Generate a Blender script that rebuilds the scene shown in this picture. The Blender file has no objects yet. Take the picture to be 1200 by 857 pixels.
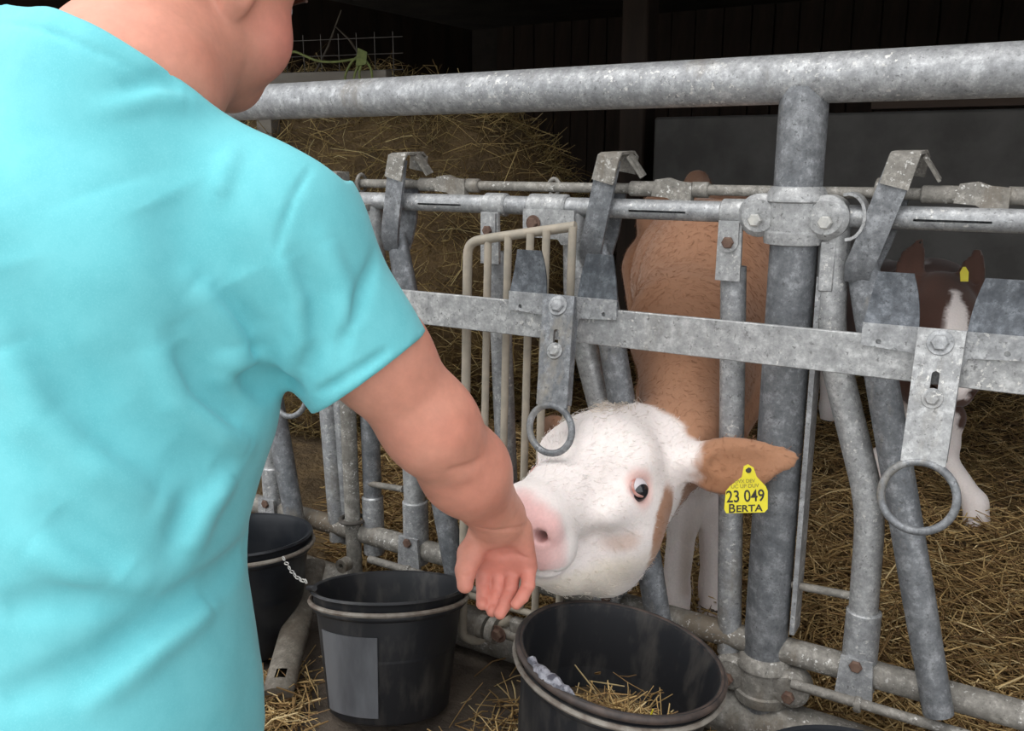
import bpy, bmesh, math, random
import numpy as np
from mathutils import Matrix, Vector
from mathutils.geometry import tessellate_polygon
random.seed(7)
rng = np.random.default_rng(7)

# ------------------------------------------------------------------ camera, sky, exposure
FPX = 1050.0
CX, CY = 600.0, 428.5
PITCH = math.radians(13.108)
YAW = math.radians(31.403)
CAM = np.array([0.318, -1.274, 0.9])
FH = np.array([-math.sin(YAW), math.cos(YAW), 0.0])
CR = np.array([math.cos(YAW), math.sin(YAW), 0.0])
CF = FH * math.cos(PITCH) - np.array([0, 0, 1.0]) * math.sin(PITCH)
CU = FH * math.sin(PITCH) + np.array([0, 0, 1.0]) * math.cos(PITCH)
scene = bpy.context.scene
col = scene.collection
cd = bpy.data.cameras.new('camera')
cam = bpy.data.objects.new('camera', cd)
col.objects.link(cam)
cd.sensor_width = 36.0
cd.lens = 36.0 * FPX / 1200.0
cd.clip_start = 0.02
cam.matrix_world = Matrix(((CR[0], CU[0], -CF[0], CAM[0]), (CR[1], CU[1], -CF[1], CAM[1]),
                           (CR[2], CU[2], -CF[2], CAM[2]), (0, 0, 0, 1)))
scene.camera = cam
vs = scene.view_settings
vs.view_transform = 'Standard'
vs.look = 'None'
vs.exposure = 0.75
vs.gamma = 1.0
vs.use_curve_mapping = False
world = bpy.data.worlds.new('overcast_sky')
scene.world = world
world.use_nodes = True
wn = world.node_tree
bg = wn.nodes['Background']
bg.inputs['Color'].default_value = (0.95, 0.97, 1.0, 1)
bg.inputs['Strength'].default_value = 0.98
sun_d = bpy.data.lights.new('hazy_sun_offscreen', 'SUN')
sun_d.energy = 0.95
sun_d.angle = math.radians(45)
sun_d.color = (1.0, 0.97, 0.92)
sun = bpy.data.objects.new('hazy_sun_offscreen', sun_d)
sun.rotation_euler = (math.radians(30), 0, math.radians(-20))
sun.location = (0, -4, 5)
col.objects.link(sun)


def at(x, y, z):
    """point seen at photo pixel (x, y) at camera depth z"""
    return CAM + (CF * FPX + CR * (x - CX) + CU * (CY - y)) / FPX * z


def cdir(r, u, f):
    v = CR * r + CU * u + CF * f
    return v / np.linalg.norm(v)


def nrm(v):
    v = np.asarray(v, float)
    return v / np.linalg.norm(v)


A = lambda *p: np.array(p, float)

# ------------------------------------------------------------------ materials
MATS = {}


def new_mat(name):
    m = bpy.data.materials.new(name)
    m.use_nodes = True
    nt = m.node_tree
    return m, nt, nt.nodes['Principled BSDF']


def nd(nt, typ, **kw):
    n = nt.nodes.new(typ)
    for k, v in kw.items():
        if k in n.inputs.keys():
            n.inputs[k].default_value = v
        else:
            setattr(n, k, v)
    return n


def mixcol(nt, fac, a, b, blend='MIX'):
    m = nt.nodes.new('ShaderNodeMix')
    m.data_type = 'RGBA'
    m.blend_type = blend
    for idx, val in ((0, fac), (6, a), (7, b)):
        if isinstance(val, (tuple, list)):
            m.inputs[idx].default_value = tuple(val) + ((1,) if len(val) == 3 else ())
        elif isinstance(val, (int, float)):
            m.inputs[idx].default_value = val
        else:
            nt.links.new(val, m.inputs[idx])
    return m.outputs[2]


def ramp(nt, src, lo, hi):
    r = nt.nodes.new('ShaderNodeMapRange')
    r.inputs[1].default_value = lo
    r.inputs[2].default_value = hi
    nt.links.new(src, r.inputs[0])
    return r.outputs[0]


def noise(nt, scale, detail=4, rough=0.6, vec=None, stretch=None):
    n = nt.nodes.new('ShaderNodeTexNoise')
    n.inputs['Scale'].default_value = scale
    n.inputs['Detail'].default_value = detail
    n.inputs['Roughness'].default_value = rough
    tc = nt.nodes.new('ShaderNodeTexCoord')
    out = tc.outputs['Object']
    if stretch:
        mp = nt.nodes.new('ShaderNodeMapping')
        mp.inputs['Scale'].default_value = stretch
        nt.links.new(out, mp.inputs['Vector'])
        out = mp.outputs['Vector']
    nt.links.new(out, n.inputs['Vector'])
    return n.outputs[0]


def bump(nt, bsdf, src, strength, dist):
    b = nt.nodes.new('ShaderNodeBump')
    b.inputs['Strength'].default_value = strength
    b.inputs['Distance'].default_value = dist
    nt.links.new(src, b.inputs['Height'])
    nt.links.new(b.outputs[0], bsdf.inputs['Normal'])


def galv(name, base, dark, dirt, dirt_amt=0.55, metallic=0.35, rough=0.5, speck=True):
    m, nt, b = new_mat(name)
    n1 = noise(nt, 7, 8, 0.72)
    nm = noise(nt, 55, 8, 0.78)
    n3 = noise(nt, 5, 6, 0.72, stretch=(1, 1, 0.4))
    ns = noise(nt, 30, 5, 0.7, stretch=(1, 1, 0.12))
    c = mixcol(nt, ramp(nt, n1, 0.36, 0.62), base, dark)
    c = mixcol(nt, ramp(nt, nm, 0.42, 0.70), c, tuple(x * 0.55 for x in dark))
    c = mixcol(nt, ramp(nt, nm, 0.47, 0.30), c, tuple(min(1, x * 1.35) for x in base))
    c = mixcol(nt, ramp(nt, n3, dirt_amt, dirt_amt + 0.14), c, dirt)
    c = mixcol(nt, ramp(nt, ns, 0.60, 0.78), c, tuple(x * 0.7 for x in dark))
    n4 = noise(nt, 170, 3, 0.6)
    c = mixcol(nt, ramp(nt, n4, 0.60, 0.70), c, tuple(x * 0.40 for x in base))
    if speck:
        n5 = noise(nt, 150, 4, 0.65)
        n6 = noise(nt, 12, 3, 0.6)
        c = mixcol(nt, ramp(nt, n5, 0.585, 0.645), c, mixcol(nt, ramp(nt, n6, 0.46, 0.60), c, (0.66, 0.65, 0.62)))
    nt.links.new(c, b.inputs['Base Color'])
    b.inputs['Metallic'].default_value = metallic
    rr = nt.nodes.new('ShaderNodeMapRange')
    rr.inputs[1].default_value = 0.3
    rr.inputs[2].default_value = 0.7
    rr.inputs[3].default_value = rough - 0.08
    rr.inputs[4].default_value = rough + 0.22
    nt.links.new(nm, rr.inputs[0])
    nt.links.new(rr.outputs[0], b.inputs['Roughness'])
    bump(nt, b, nm, 0.30, 0.0022)
    MATS[name] = m
    return m


def plain(name, c, c2=None, scale=20, rough=0.6, metallic=0.0, bs=0.2, bd=0.002, lo=0.4, hi=0.62, stretch=None, spec=None, bscale=None):
    m, nt, b = new_mat(name)
    n1 = noise(nt, scale, 5, 0.6, stretch=stretch)
    nt.links.new(mixcol(nt, ramp(nt, n1, lo, hi), c, c2 or c), b.inputs['Base Color'])
    b.inputs['Roughness'].default_value = rough
    b.inputs['Metallic'].default_value = metallic
    if spec is not None:
        b.inputs['Specular IOR Level'].default_value = spec
    if bs:
        bump(nt, b, noise(nt, bscale, 4, 0.6) if bscale else n1, bs, bd)
    MATS[name] = m
    return m


def attr_mat(name, rough=0.7, scale=150, var=0.25, bs=0.3, bd=0.002, sss=0.0, spec=0.3, stretch=None, sheen=0.0):
    """colour comes from the mesh's own colour attribute, varied by fine noise"""
    m, nt, b = new_mat(name)
    a = nt.nodes.new('ShaderNodeAttribute')
    a.attribute_name = 'coat'
    n1 = noise(nt, scale, 4, 0.65, stretch=stretch)
    hs = nt.nodes.new('ShaderNodeHueSaturation')
    nt.links.new(a.outputs['Color'], hs.inputs['Color'])
    mr = nt.nodes.new('ShaderNodeMapRange')
    mr.inputs[1].default_value = 0.3
    mr.inputs[2].default_value = 0.7
    mr.inputs[3].default_value = 1 - var
    mr.inputs[4].default_value = 1 + var
    nt.links.new(n1, mr.inputs[0])
    nt.links.new(mr.outputs[0], hs.inputs['Value'])
    nt.links.new(hs.outputs[0], b.inputs['Base Color'])
    b.inputs['Roughness'].default_value = rough
    b.inputs['Specular IOR Level'].default_value = spec
    if sss:
        b.inputs['Subsurface Weight'].default_value = sss
        b.inputs['Subsurface Radius'].default_value = (0.012, 0.004, 0.002)
        b.inputs['Subsurface Scale'].default_value = 1.0
    if sheen:
        b.inputs['Sheen Weight'].default_value = sheen
    bump(nt, b, n1, bs, bd)
    MATS[name] = m
    return m


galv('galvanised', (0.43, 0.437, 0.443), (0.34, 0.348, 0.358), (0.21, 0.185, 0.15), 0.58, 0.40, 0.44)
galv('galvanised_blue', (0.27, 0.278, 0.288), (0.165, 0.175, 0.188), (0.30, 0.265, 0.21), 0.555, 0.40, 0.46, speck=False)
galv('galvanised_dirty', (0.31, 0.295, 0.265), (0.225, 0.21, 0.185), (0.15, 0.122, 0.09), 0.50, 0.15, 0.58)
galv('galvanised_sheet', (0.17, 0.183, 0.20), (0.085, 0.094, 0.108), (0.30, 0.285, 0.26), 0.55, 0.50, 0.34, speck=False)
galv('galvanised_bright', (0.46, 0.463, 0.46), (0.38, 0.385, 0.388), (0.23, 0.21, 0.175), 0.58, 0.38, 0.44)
galv('muddy_metal', (0.20, 0.18, 0.15), (0.145, 0.125, 0.10), (0.10, 0.078, 0.058), 0.50, 0.10, 0.65, speck=False)
plain('tan_tube', (0.36, 0.31, 0.245), (0.29, 0.26, 0.21), 40, 0.6)
plain('rust', (0.085, 0.045, 0.032), (0.14, 0.085, 0.06), 90, 0.8)
plain('bright_bolt', (0.55, 0.54, 0.50), (0.38, 0.38, 0.37), 70, 0.5, 0.3)
plain('black_plastic', (0.010, 0.012, 0.016), (0.022, 0.024, 0.028), 14, 0.34, bs=0.08, spec=0.5)
plain('black_plastic_worn', (0.013, 0.014, 0.017), (0.085, 0.078, 0.070), 24, 0.48, bs=0.12, lo=0.50, hi=0.80, stretch=(1, 1, 0.35))
plain('rim_wire', (0.27, 0.245, 0.21), (0.13, 0.10, 0.08), 30, 0.6)
plain('rim_rubber', (0.03, 0.024, 0.022), (0.085, 0.06, 0.05), 22, 0.55)
plain('bucket_label', (0.12, 0.125, 0.135), (0.07, 0.072, 0.08), 16, 0.45, stretch=(1, 1, 0.25), bs=0.05)
plain('milk_residue', (0.36, 0.36, 0.40), (0.08, 0.08, 0.10), 70, 0.5, lo=0.45, hi=0.6)
plain('soil', (0.075, 0.058, 0.045), (0.125, 0.098, 0.074), 7, 0.95, bs=0.7, bd=0.02, bscale=22)
plain('bedding', (0.105, 0.070, 0.034), (0.18, 0.12, 0.056), 9, 0.95, bs=0.8, bd=0.03, bscale=40)
plain('yard', (0.42, 0.41, 0.385), (0.34, 0.33, 0.305), 3, 0.9, bs=0.3, bd=0.01, bscale=30)
plain('barn_plank', (0.095, 0.066, 0.050), (0.060, 0.044, 0.035), 6, 0.85, stretch=(1, 1, 0.15), bs=0.4, bd=0.004)
plain('barn_board', (0.12, 0.083, 0.062), (0.080, 0.057, 0.044), 6, 0.85, stretch=(0.15, 1, 1), bs=0.4, bd=0.004)
plain('concrete', (0.19, 0.185, 0.175), (0.13, 0.126, 0.118), 4, 0.9, bs=0.3, bd=0.004)
plain('grey_wood', (0.20, 0.18, 0.15), (0.13, 0.115, 0.095), 8, 0.85, stretch=(0.12, 1, 1), bs=0.4, bd=0.003)
plain('wire', (0.10, 0.09, 0.08), (0.065, 0.058, 0.05), 40, 0.6, 0.3)
plain('twig', (0.09, 0.072, 0.052), (0.06, 0.048, 0.036), 30, 0.85)
plain('twine', (0.17, 0.20, 0.06), (0.11, 0.13, 0.04), 60, 0.8)
plain('roof', (0.085, 0.070, 0.058), (0.055, 0.046, 0.039), 4, 0.9)
plain('eyeball_white', (0.62, 0.60, 0.62), (0.55, 0.50, 0.52), 40, 0.12, bs=0, spec=0.6)
plain('iris', (0.006, 0.006, 0.010), (0.014, 0.012, 0.016), 40, 0.06, bs=0, spec=0.8)
plain('eye_rim', (0.40, 0.16, 0.13), (0.60, 0.36, 0.32), 90, 0.35, bs=0.1)
plain('tag_yellow', (0.76, 0.66, 0.03), (0.70, 0.60, 0.02), 40, 0.4, bs=0.02)
plain('tag_ink', (0.030, 0.026, 0.02), None, 20, 0.7, bs=0)
plain('tag_ink_faded', (0.30, 0.25, 0.04), None, 20, 0.7, bs=0)
plain('hoof', (0.03, 0.025, 0.02), (0.05, 0.04, 0.03), 30, 0.6)
plain('hair', (0.075, 0.028, 0.014), (0.045, 0.018, 0.010), 60, 0.55, bs=0.8, bd=0.004, stretch=(1, 1, 0.25))
plain('denim', (0.035, 0.05, 0.09), (0.05, 0.065, 0.11), 90, 0.85)
plain('boot', (0.06, 0.07, 0.05), (0.04, 0.05, 0.035), 30, 0.5)
plain('lip', (0.60, 0.24, 0.20), (0.52, 0.20, 0.17), 60, 0.4, bs=0.1)
plain('nail', (0.66, 0.36, 0.29), None, 20, 0.35, bs=0)
attr_mat('calf_coat', 0.75, 240, 0.06, 0.15, 0.002, sss=0.05, spec=0.25, sheen=0.25)
attr_mat('skin', 0.50, 60, 0.07, 0.06, 0.001, sss=0.12, spec=0.35)
attr_mat('straw', 0.65, 25, 0.15, 0.0, 0.001, spec=0.3)


def shirt_material():
    m, nt, b = new_mat('shirt_cotton')
    n1 = noise(nt, 30, 5, 0.7)
    n2 = noise(nt, 700, 2, 0.5)
    c = mixcol(nt, ramp(nt, n1, 0.35, 0.65), (0.15, 0.535, 0.585), (0.175, 0.58, 0.63))
    c = mixcol(nt, ramp(nt, n2, 0.5, 0.9), c, (0.20, 0.61, 0.66))
    nt.links.new(c, b.inputs['Base Color'])
    b.inputs['Roughness'].default_value = 0.85
    b.inputs['Specular IOR Level'].default_value = 0.15
    b.inputs['Sheen Weight'].default_value = 0.15
    bump(nt, b, n2, 0.15, 0.0006)
    MATS['shirt_cotton'] = m


shirt_material()


# ------------------------------------------------------------------ scene-graph helpers
def tag(o, label=None, cat=None, group=None, kind=None):
    if label: o['label'] = label
    if cat: o['category'] = cat
    if group: o['group'] = group
    if kind: o['kind'] = kind
    return o


def thing(name, label, cat, loc=(0, 0, 0), group=None, mat=None):
    o = bpy.data.objects.new(name, None)
    o.empty_display_size = 0.05
    col.objects.link(o)
    if mat is not None:
        o.matrix_world = mat
    else:
        o.location = loc
    return tag(o, label, cat, group)


def root_loc(p):
    while p.parent: p = p.parent
    return np.array(p.location)


def link_mesh(name, me, mat, parent, label=None):
    o = bpy.data.objects.new(name, me)
    col.objects.link(o)
    me.materials.append(MATS[mat])
    if parent is not None: o.parent = parent
    if label: o['label'] = label
    return o


def copy_tree(o, parent=None):
    c = o.copy()
    col.objects.link(c)
    c.parent = parent
    for ch in list(o.children):
        copy_tree(ch, c)
    return c


def fillet(pts, rad, n=5):
    pts = [np.asarray(p, float) for p in pts]
    out = [pts[0]]
    for i in range(1, len(pts) - 1):
        a, b, c = pts[i - 1], pts[i], pts[i + 1]
        la, lc = np.linalg.norm(a - b), np.linalg.norm(c - b)
        r = min(rad, la * 0.45, lc * 0.45)
        p0 = b + (a - b) / la * r
        p1 = b + (c - b) / lc * r
        for k in range(n + 1):
            t = k / n
            out.append((1 - t) ** 2 * p0 + 2 * t * (1 - t) * b + t * t * p1)
    out.append(pts[-1])
    return out


class MB:
    def __init__(s):
        s.v = []
        s.f = []
        s.c = None

    def add(s, vs_, fs):
        o = len(s.v)
        s.v.extend([tuple(map(float, p)) for p in vs_])
        s.f.extend([tuple(i + o for i in f) for f in fs])
        return s

    def tube(s, pts, r, seg=14, closed=False, cap=True, flat=None, gap=None):
        """round tube along pts; r number or list; flat=(axis, factor) squashes the section along axis"""
        pts = [np.asarray(p, float) for p in pts]
        n = len(pts)
        rs = [r] * n if np.isscalar(r) else list(r)
        T = []
        for i in range(n):
            if closed:
                t = pts[(i + 1) % n] - pts[i - 1]
            else:
                t = pts[min(i + 1, n - 1)] - pts[max(i - 1, 0)]
            T.append(nrm(t))
        ref = A(0, 0, 1) if abs(T[0][2]) < 0.9 else A(0, 1, 0)
        N = nrm(np.cross(np.cross(T[0], ref), T[0]))
        vs_ = []
        for i in range(n):
            N = nrm(N - T[i] * np.dot(N, T[i]))
            B = np.cross(T[i], N)
            for k in range(seg):
                a = 2 * math.pi * k / seg
                d = (math.cos(a) * N + math.sin(a) * B) * rs[i]
                if flat is not None:
                    ax = nrm(flat[0])
                    d = d - ax * np.dot(d, ax) * (1 - (flat[1] if np.isscalar(flat[1]) else flat[1][i]))
                vs_.append(pts[i] + d)
        fs = []
        m = n if closed else n - 1
        for i in range(m):
            j = (i + 1) % n
            for k in range(seg):
                l = (k + 1) % seg
                if gap is not None and i == gap[0]:      # leave an opening in the wall of the tube
                    mid = nrm((vs_[i * seg + k] + vs_[i * seg + l]) / 2 - pts[i])
                    if np.dot(mid, nrm(gap[1])) > gap[2]: continue
                fs.append((i * seg + k, i * seg + l, j * seg + l, j * seg + k))
        if cap and not closed:
            fs.append(tuple(range(seg))[::-1])
            fs.append(tuple((n - 1) * seg + k for k in range(seg)))
        return s.add(vs_, fs)

    def box(s, c, h, X=(1, 0, 0), Y=(0, 1, 0), Z=(0, 0, 1), bev=0.0015):
        c = np.asarray(c, float)
        ax = [nrm(X), nrm(Y), nrm(Z)]
        b = min(bev, min(h) * 0.6)
        vid = {}
        vs_ = []
        for a in range(3):
            for sgn in (-1, 1):
                for s1 in (-1, 1):
                    for s2 in (-1, 1):
                        o1, o2 = (a + 1) % 3, (a + 2) % 3
                        p = c + ax[a] * sgn * h[a] + ax[o1] * s1 * (h[o1] - b) + ax[o2] * s2 * (h[o2] - b)
                        key = [0, 0, 0]
                        key[a], key[o1], key[o2] = sgn, s1, s2
                        vid[(a, tuple(key))] = len(vs_)
                        vs_.append(p)
        fs = []
        for a in range(3):
            o1, o2 = (a + 1) % 3, (a + 2) % 3
            for sgn in (-1, 1):
                q = []
                for s1, s2 in ((-1, -1), (1, -1), (1, 1), (-1, 1)):
                    k = [0, 0, 0]
                    k[a], k[o1], k[o2] = sgn, s1, s2
                    q.append(vid[(a, tuple(k))])
                fs.append(tuple(q if sgn > 0 else q[::-1]))
        for a in range(3):
            o1, o2 = (a + 1) % 3, (a + 2) % 3
            for s1 in (-1, 1):
                for s2 in (-1, 1):
                    k0 = [0, 0, 0]
                    k0[a], k0[o1], k0[o2] = -1, s1, s2
                    k1 = list(k0)
                    k1[a] = 1
                    q = (vid[(o1, tuple(k0))], vid[(o1, tuple(k1))], vid[(o2, tuple(k1))], vid[(o2, tuple(k0))])
                    fs.append(q if s1 * s2 < 0 else q[::-1])
        for sx in (-1, 1):
            for sy in (-1, 1):
                for sz in (-1, 1):
                    t = tuple(vid[(a, (sx, sy, sz))] for a in range(3))
                    fs.append(t if sx * sy * sz > 0 else t[::-1])
        return s.add(vs_, fs)

    def strap(s, path, wdir, w, t):
        """flat bar swept along path, width w along wdir (number or list of half widths), thickness t"""
        path = [np.asarray(p, float) for p in path]
        n = len(path)
        wd = nrm(wdir)
        ws = [w] * n if np.isscalar(w) else list(w)
        vs_ = []
        for i in range(n):
            T = nrm(path[min(i + 1, n - 1)] - path[max(i - 1, 0)])
            W = nrm(wd - T * np.dot(wd, T))
            N = np.cross(T, W)
            for a, b in ((-1, -1), (1, -1), (1, 1), (-1, 1)):
                vs_.append(path[i] + W * a * ws[i] / 2 + N * b * t / 2)
        fs = []
        for i in range(n - 1):
            for k in range(4):
                l = (k + 1) % 4
                fs.append((i * 4 + k, i * 4 + l, (i + 1) * 4 + l, (i + 1) * 4 + k))
        fs += [(3, 2, 1, 0), tuple((n - 1) * 4 + k for k in range(4))]
        return s.add(vs_, fs)

    def lathe(s, prof, seg=32, c=(0, 0, 0), X=(1, 0, 0), Y=(0, 1, 0), Z=(0, 0, 1), close=False):
        c = np.asarray(c, float)
        X, Y, Z = np.asarray(X, float), np.asarray(Y, float), np.asarray(Z, float)
        n = len(prof)
        vs_ = []
        for r, z in prof:
            for k in range(seg):
                a = 2 * math.pi * k / seg
                vs_.append(c + X * r * math.cos(a) + Y * r * math.sin(a) + Z * z)
        fs = []
        for i in range(n if close else n - 1):
            j = (i + 1) % n
            for k in range(seg):
                l = (k + 1) % seg
                fs.append((i * seg + k, i * seg + l, j * seg + l, j * seg + k))
        if not close:
            fs.append(tuple(range(seg))[::-1])
            fs.append(tuple((n - 1) * seg + k for k in range(seg)))
        return s.add(vs_, fs)

    def cyl(s, a, b, r, seg=16, bev=0.15):
        a, b = np.asarray(a, float), np.asarray(b, float)
        L = np.linalg.norm(b - a)
        Z = (b - a) / L
        X = nrm(np.cross(Z, A(0, 0, 1) if abs(Z[2]) < 0.9 else A(1, 0, 0)))
        Y = np.cross(Z, X)
        e = min(r * bev, L * 0.3)
        return s.lathe([(r - e, 0), (r, e), (r, L - e), (r - e, L)], seg, a, X, Y, Z)

    def bolt(s, p, d, r=0.008, h=0.006, washer=True):
        p, d = np.asarray(p, float), nrm(d)
        if washer:
            s.cyl(p, p + d * 0.002, r * 1.45, 16)
        return s.cyl(p, p + d * h, r, 6, 0.2)

    def plate(s, poly, o, X, Y, t):
        """extruded polygon: poly in (X, Y) about o, thickness t along X x Y"""
        o, X, Y = np.asarray(o, float), nrm(X), nrm(Y)
        Z = np.cross(X, Y)
        n = len(poly)
        vs_ = [o + X * a + Y * b - Z * t / 2 for a, b in poly] + [o + X * a + Y * b + Z * t / 2 for a, b in poly]
        fs = [tuple(range(n))[::-1], tuple(range(n, 2 * n))]
        for k in range(n):
            l = (k + 1) % n
            fs.append((k, l, n + l, n + k))
        return s.add(vs_, fs)

    def plate_holes(s, poly, holes, o, X, Y, t):
        """extruded polygon with openings cut right through"""
        o, X, Y = np.asarray(o, float), nrm(X), nrm(Y)
        Z = np.cross(X, Y)
        loops = [list(poly)] + [list(h) for h in holes]
        flat_ = [p for lp in loops for p in lp]
        n = len(flat_)
        tris = tessellate_polygon([[Vector((a, b, 0)) for a, b in lp] for lp in loops])
        vs_ = [o + X * a + Y * b - Z * t / 2 for a, b in flat_] + [o + X * a + Y * b + Z * t / 2 for a, b in flat_]
        fs = []
        for q in tris:
            (x0, y0), (x1, y1), (x2, y2) = [flat_[i] for i in q]
            q = tuple(q) if (x1 - x0) * (y2 - y0) - (x2 - x0) * (y1 - y0) > 0 else tuple(q)[::-1]
            fs.append(tuple(i + n for i in q))
            fs.append(q[::-1])
        st = 0
        for li, lp in enumerate(loops):
            m = len(lp)
            area = sum(lp[i][0] * lp[(i + 1) % m][1] - lp[(i + 1) % m][0] * lp[i][1] for i in range(m))
            for k in range(m):
                l = (k + 1) % m
                q = (st + k, st + l, n + st + l, n + st + k)
                fs.append(q if (area > 0) == (li == 0) else q[::-1])
            st += m
        return s.add(vs_, fs)

    def slotted_pipe(s, x0, x1, z, r, slots, zoff=-0.002, hh=0.0015, seg=26):
        """hollow pipe along x with narrow slots cut through its front wall"""
        c = math.pi - zoff / r
        hw = hh / r
        an = sorted([a for a in np.linspace(0, 2 * math.pi, seg, endpoint=False) if abs(a - c) > hw * 1.3] + [c - hw, c + hw])
        ks = an.index(c - hw)
        xs = sorted([x0, x1] + [v for a, b in slots for v in (a, b)])
        m = len(an)
        vs_ = [A(x, r * math.cos(a), z + r * math.sin(a)) for x in xs for a in an]
        fs = []
        for i in range(len(xs) - 1):
            mid = (xs[i] + xs[i + 1]) / 2
            cut = any(a < mid < b for a, b in slots)
            for k in range(m):
                if cut and k == ks: continue
                l = (k + 1) % m
                fs.append((i * m + k, i * m + l, (i + 1) * m + l, (i + 1) * m + k))
        fs.append(tuple(range(m))[::-1])
        fs.append(tuple((len(xs) - 1) * m + k for k in range(m)))
        return s.add(vs_, fs)

    def build(s, name, mat, parent=None, label=None, local=False, ang=40):
        vs_ = np.array(s.v)
        if parent is not None and not local:
            vs_ = vs_ - root_loc(parent)
        me = bpy.data.meshes.new(name)
        me.from_pydata(vs_.tolist(), [], s.f)
        me.shade_smooth()
        me.set_sharp_from_angle(angle=math.radians(ang))
        me.update()
        return link_mesh(name, me, mat, parent, label)


# ------------------------------------------------------------------ implicit-surface modelling (smooth unions meshed by surface nets)
class SDF:
    def __init__(s):
        s.p = []
        s.disp = None

    def cone(s, a, b, r1, r2, k=0.02, op='u'):
        s.p.append(('c', np.asarray(a, np.float32), np.asarray(b, np.float32), r1, r2, k, op))
        return s

    def chain(s, pts, rs, k=0.01, op='u'):
        for i in range(len(pts) - 1):
            s.cone(pts[i], pts[i + 1], rs[i], rs[i + 1], k, op)
        return s

    def ell(s, c, r, M=None, k=0.02, op='u'):
        """ellipsoid; M rows are its axes"""
        M = np.eye(3) if M is None else np.asarray(M)
        s.p.append(('e', np.asarray(c, np.float32), np.asarray(r, np.float32), M.astype(np.float32), 0, k, op))
        return s

    def half(s, o, n, k=0.004, op='s'):
        """cut away the side that n points to"""
        s.p.append(('h', np.asarray(o, np.float32), nrm(n).astype(np.float32), 0, 0, k, op))
        return s

    @staticmethod
    def one(q, P):
        if q[0] == 'c':
            a, b = q[1], q[2]
            ba = b - a
            pa = P - a
            t = np.clip(pa @ ba / (ba @ ba), 0, 1)
            return np.sqrt(((pa - t[:, None] * ba) ** 2).sum(1)) - (q[3] + (q[4] - q[3]) * t)
        if q[0] == 'e':
            L = (P - q[1]) @ q[3].T
            u = L / q[2]
            k0 = np.sqrt((u * u).sum(1)) + 1e-9
            w = u / q[2]
            k1 = np.sqrt((w * w).sum(1)) + 1e-9
            return k0 * (k0 - 1) / k1
        return -((P - q[1]) @ q[2])

    def ev(s, P, prims=None):
        d = np.full(len(P), 1.0, np.float32)
        for q in (s.p if prims is None else prims):
            e = s.one(q, P)
            k = q[5]
            if q[6] == 'u':
                h = np.clip(0.5 + 0.5 * (d - e) / k, 0, 1)
                d = d * (1 - h) + e * h - k * h * (1 - h)
            elif q[6] == 's':
                h = np.clip(0.5 - 0.5 * (d + e) / k, 0, 1)
                d = d * (1 - h) - e * h + k * h * (1 - h)
        if s.disp is not None:
            near = np.abs(d) < 0.03
            if near.any():
                d[near] -= s.disp(P[near])
        return d

    def march(s, o, d, tmax=3.0, lim=140):
        o = np.asarray(o, np.float32)
        d = nrm(d).astype(np.float32)
        t = 0.1
        for _ in range(lim):
            e = float(s.ev((o + d * t)[None])[0])
            if e < 0.0006: return o + d * t
            t += e * 0.8
            if t > tmax: return None
        return o + d * t

    def mesh(s, lo, hi, h, B=12):
        lo = np.asarray(lo, np.float32)
        nb = np.ceil((np.asarray(hi) - lo) / (B * h)).astype(int)
        g = np.stack(np.meshgrid(*[np.arange(n) for n in nb], indexing='ij'), -1).reshape(-1, 3)
        cen = lo + (g + 0.5) * (B * h)
        rad = B * h * 0.87
        dc = np.abs(s.ev(cen.astype(np.float32)))
        g = g[dc < rad * 1.25 + 0.012]
        cen = lo + (g + 0.5) * (B * h)
        ii = np.arange(B + 1)
        loc = np.stack(np.meshgrid(ii, ii, ii, indexing='ij'), -1).reshape(-1, 3)
        ND = (nb * B + 2).astype(np.int64)
        key = lambda c: (c[:, 0].astype(np.int64) * ND[1] + c[:, 1]) * ND[2] + c[:, 2]
        cells, verts, edges = [], [], []
        offs = np.array([(a, b, c) for a in (0, 1) for b in (0, 1) for c in (0, 1)])
        ed = [(i, j) for i in range(8) for j in range(i + 1, 8) if abs(offs[i] - offs[j]).sum() == 1]
        base_cell = np.stack(np.meshgrid(*[np.arange(B)] * 3, indexing='ij'), -1).reshape(-1, 3)
        # which primitives matter for each block
        pd = np.stack([s.one(q, cen.astype(np.float32)) if q[0] != 'e' else s.one(q, cen.astype(np.float32)) - 0.02 for q in s.p], 1)
        for bi in range(len(g)):
            prims = [q for q, e in zip(s.p, pd[bi]) if e < rad + 0.05 + q[5]]
            if not prims: continue
            idx = loc + g[bi] * B
            D = s.ev((lo + idx * h).astype(np.float32), prims).reshape(B + 1, B + 1, B + 1)
            ins = D < 0
            if ins.all() or not ins.any(): continue
            cn = np.stack([ins[a:a + B, b:b + B, c:c + B].reshape(-1) for a, b, c in offs], 1)
            act = ~(cn.all(1) | (~cn).all(1))
            dv = np.stack([D[a:a + B, b:b + B, c:c + B].reshape(-1)[act] for a, b, c in offs], 1)
            bc = base_cell[act]
            acc = np.zeros((len(bc), 3))
            cnt = np.zeros(len(bc))
            for i, j in ed:
                x = (dv[:, i] < 0) != (dv[:, j] < 0)
                t = np.where(x, dv[:, i] / np.where(x, dv[:, i] - dv[:, j], 1), 0)
                acc += x[:, None] * (offs[i] + t[:, None] * (offs[j] - offs[i]))
                cnt += x
            gc = bc + g[bi] * B
            cells.append(gc)
            verts.append(lo + (gc + acc / cnt[:, None]) * h)
            for ax in range(3):
                sl0 = [slice(0, B)] * 3
                sl1 = list(sl0)
                sl1[ax] = slice(1, B + 1)
                a0, a1 = ins[tuple(sl0)].reshape(-1), ins[tuple(sl1)].reshape(-1)
                x = a0 != a1
                if x.any():
                    edges.append(np.concatenate([base_cell[x] + g[bi] * B, np.full((x.sum(), 1), ax), a0[x][:, None].astype(int)], 1))
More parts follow.
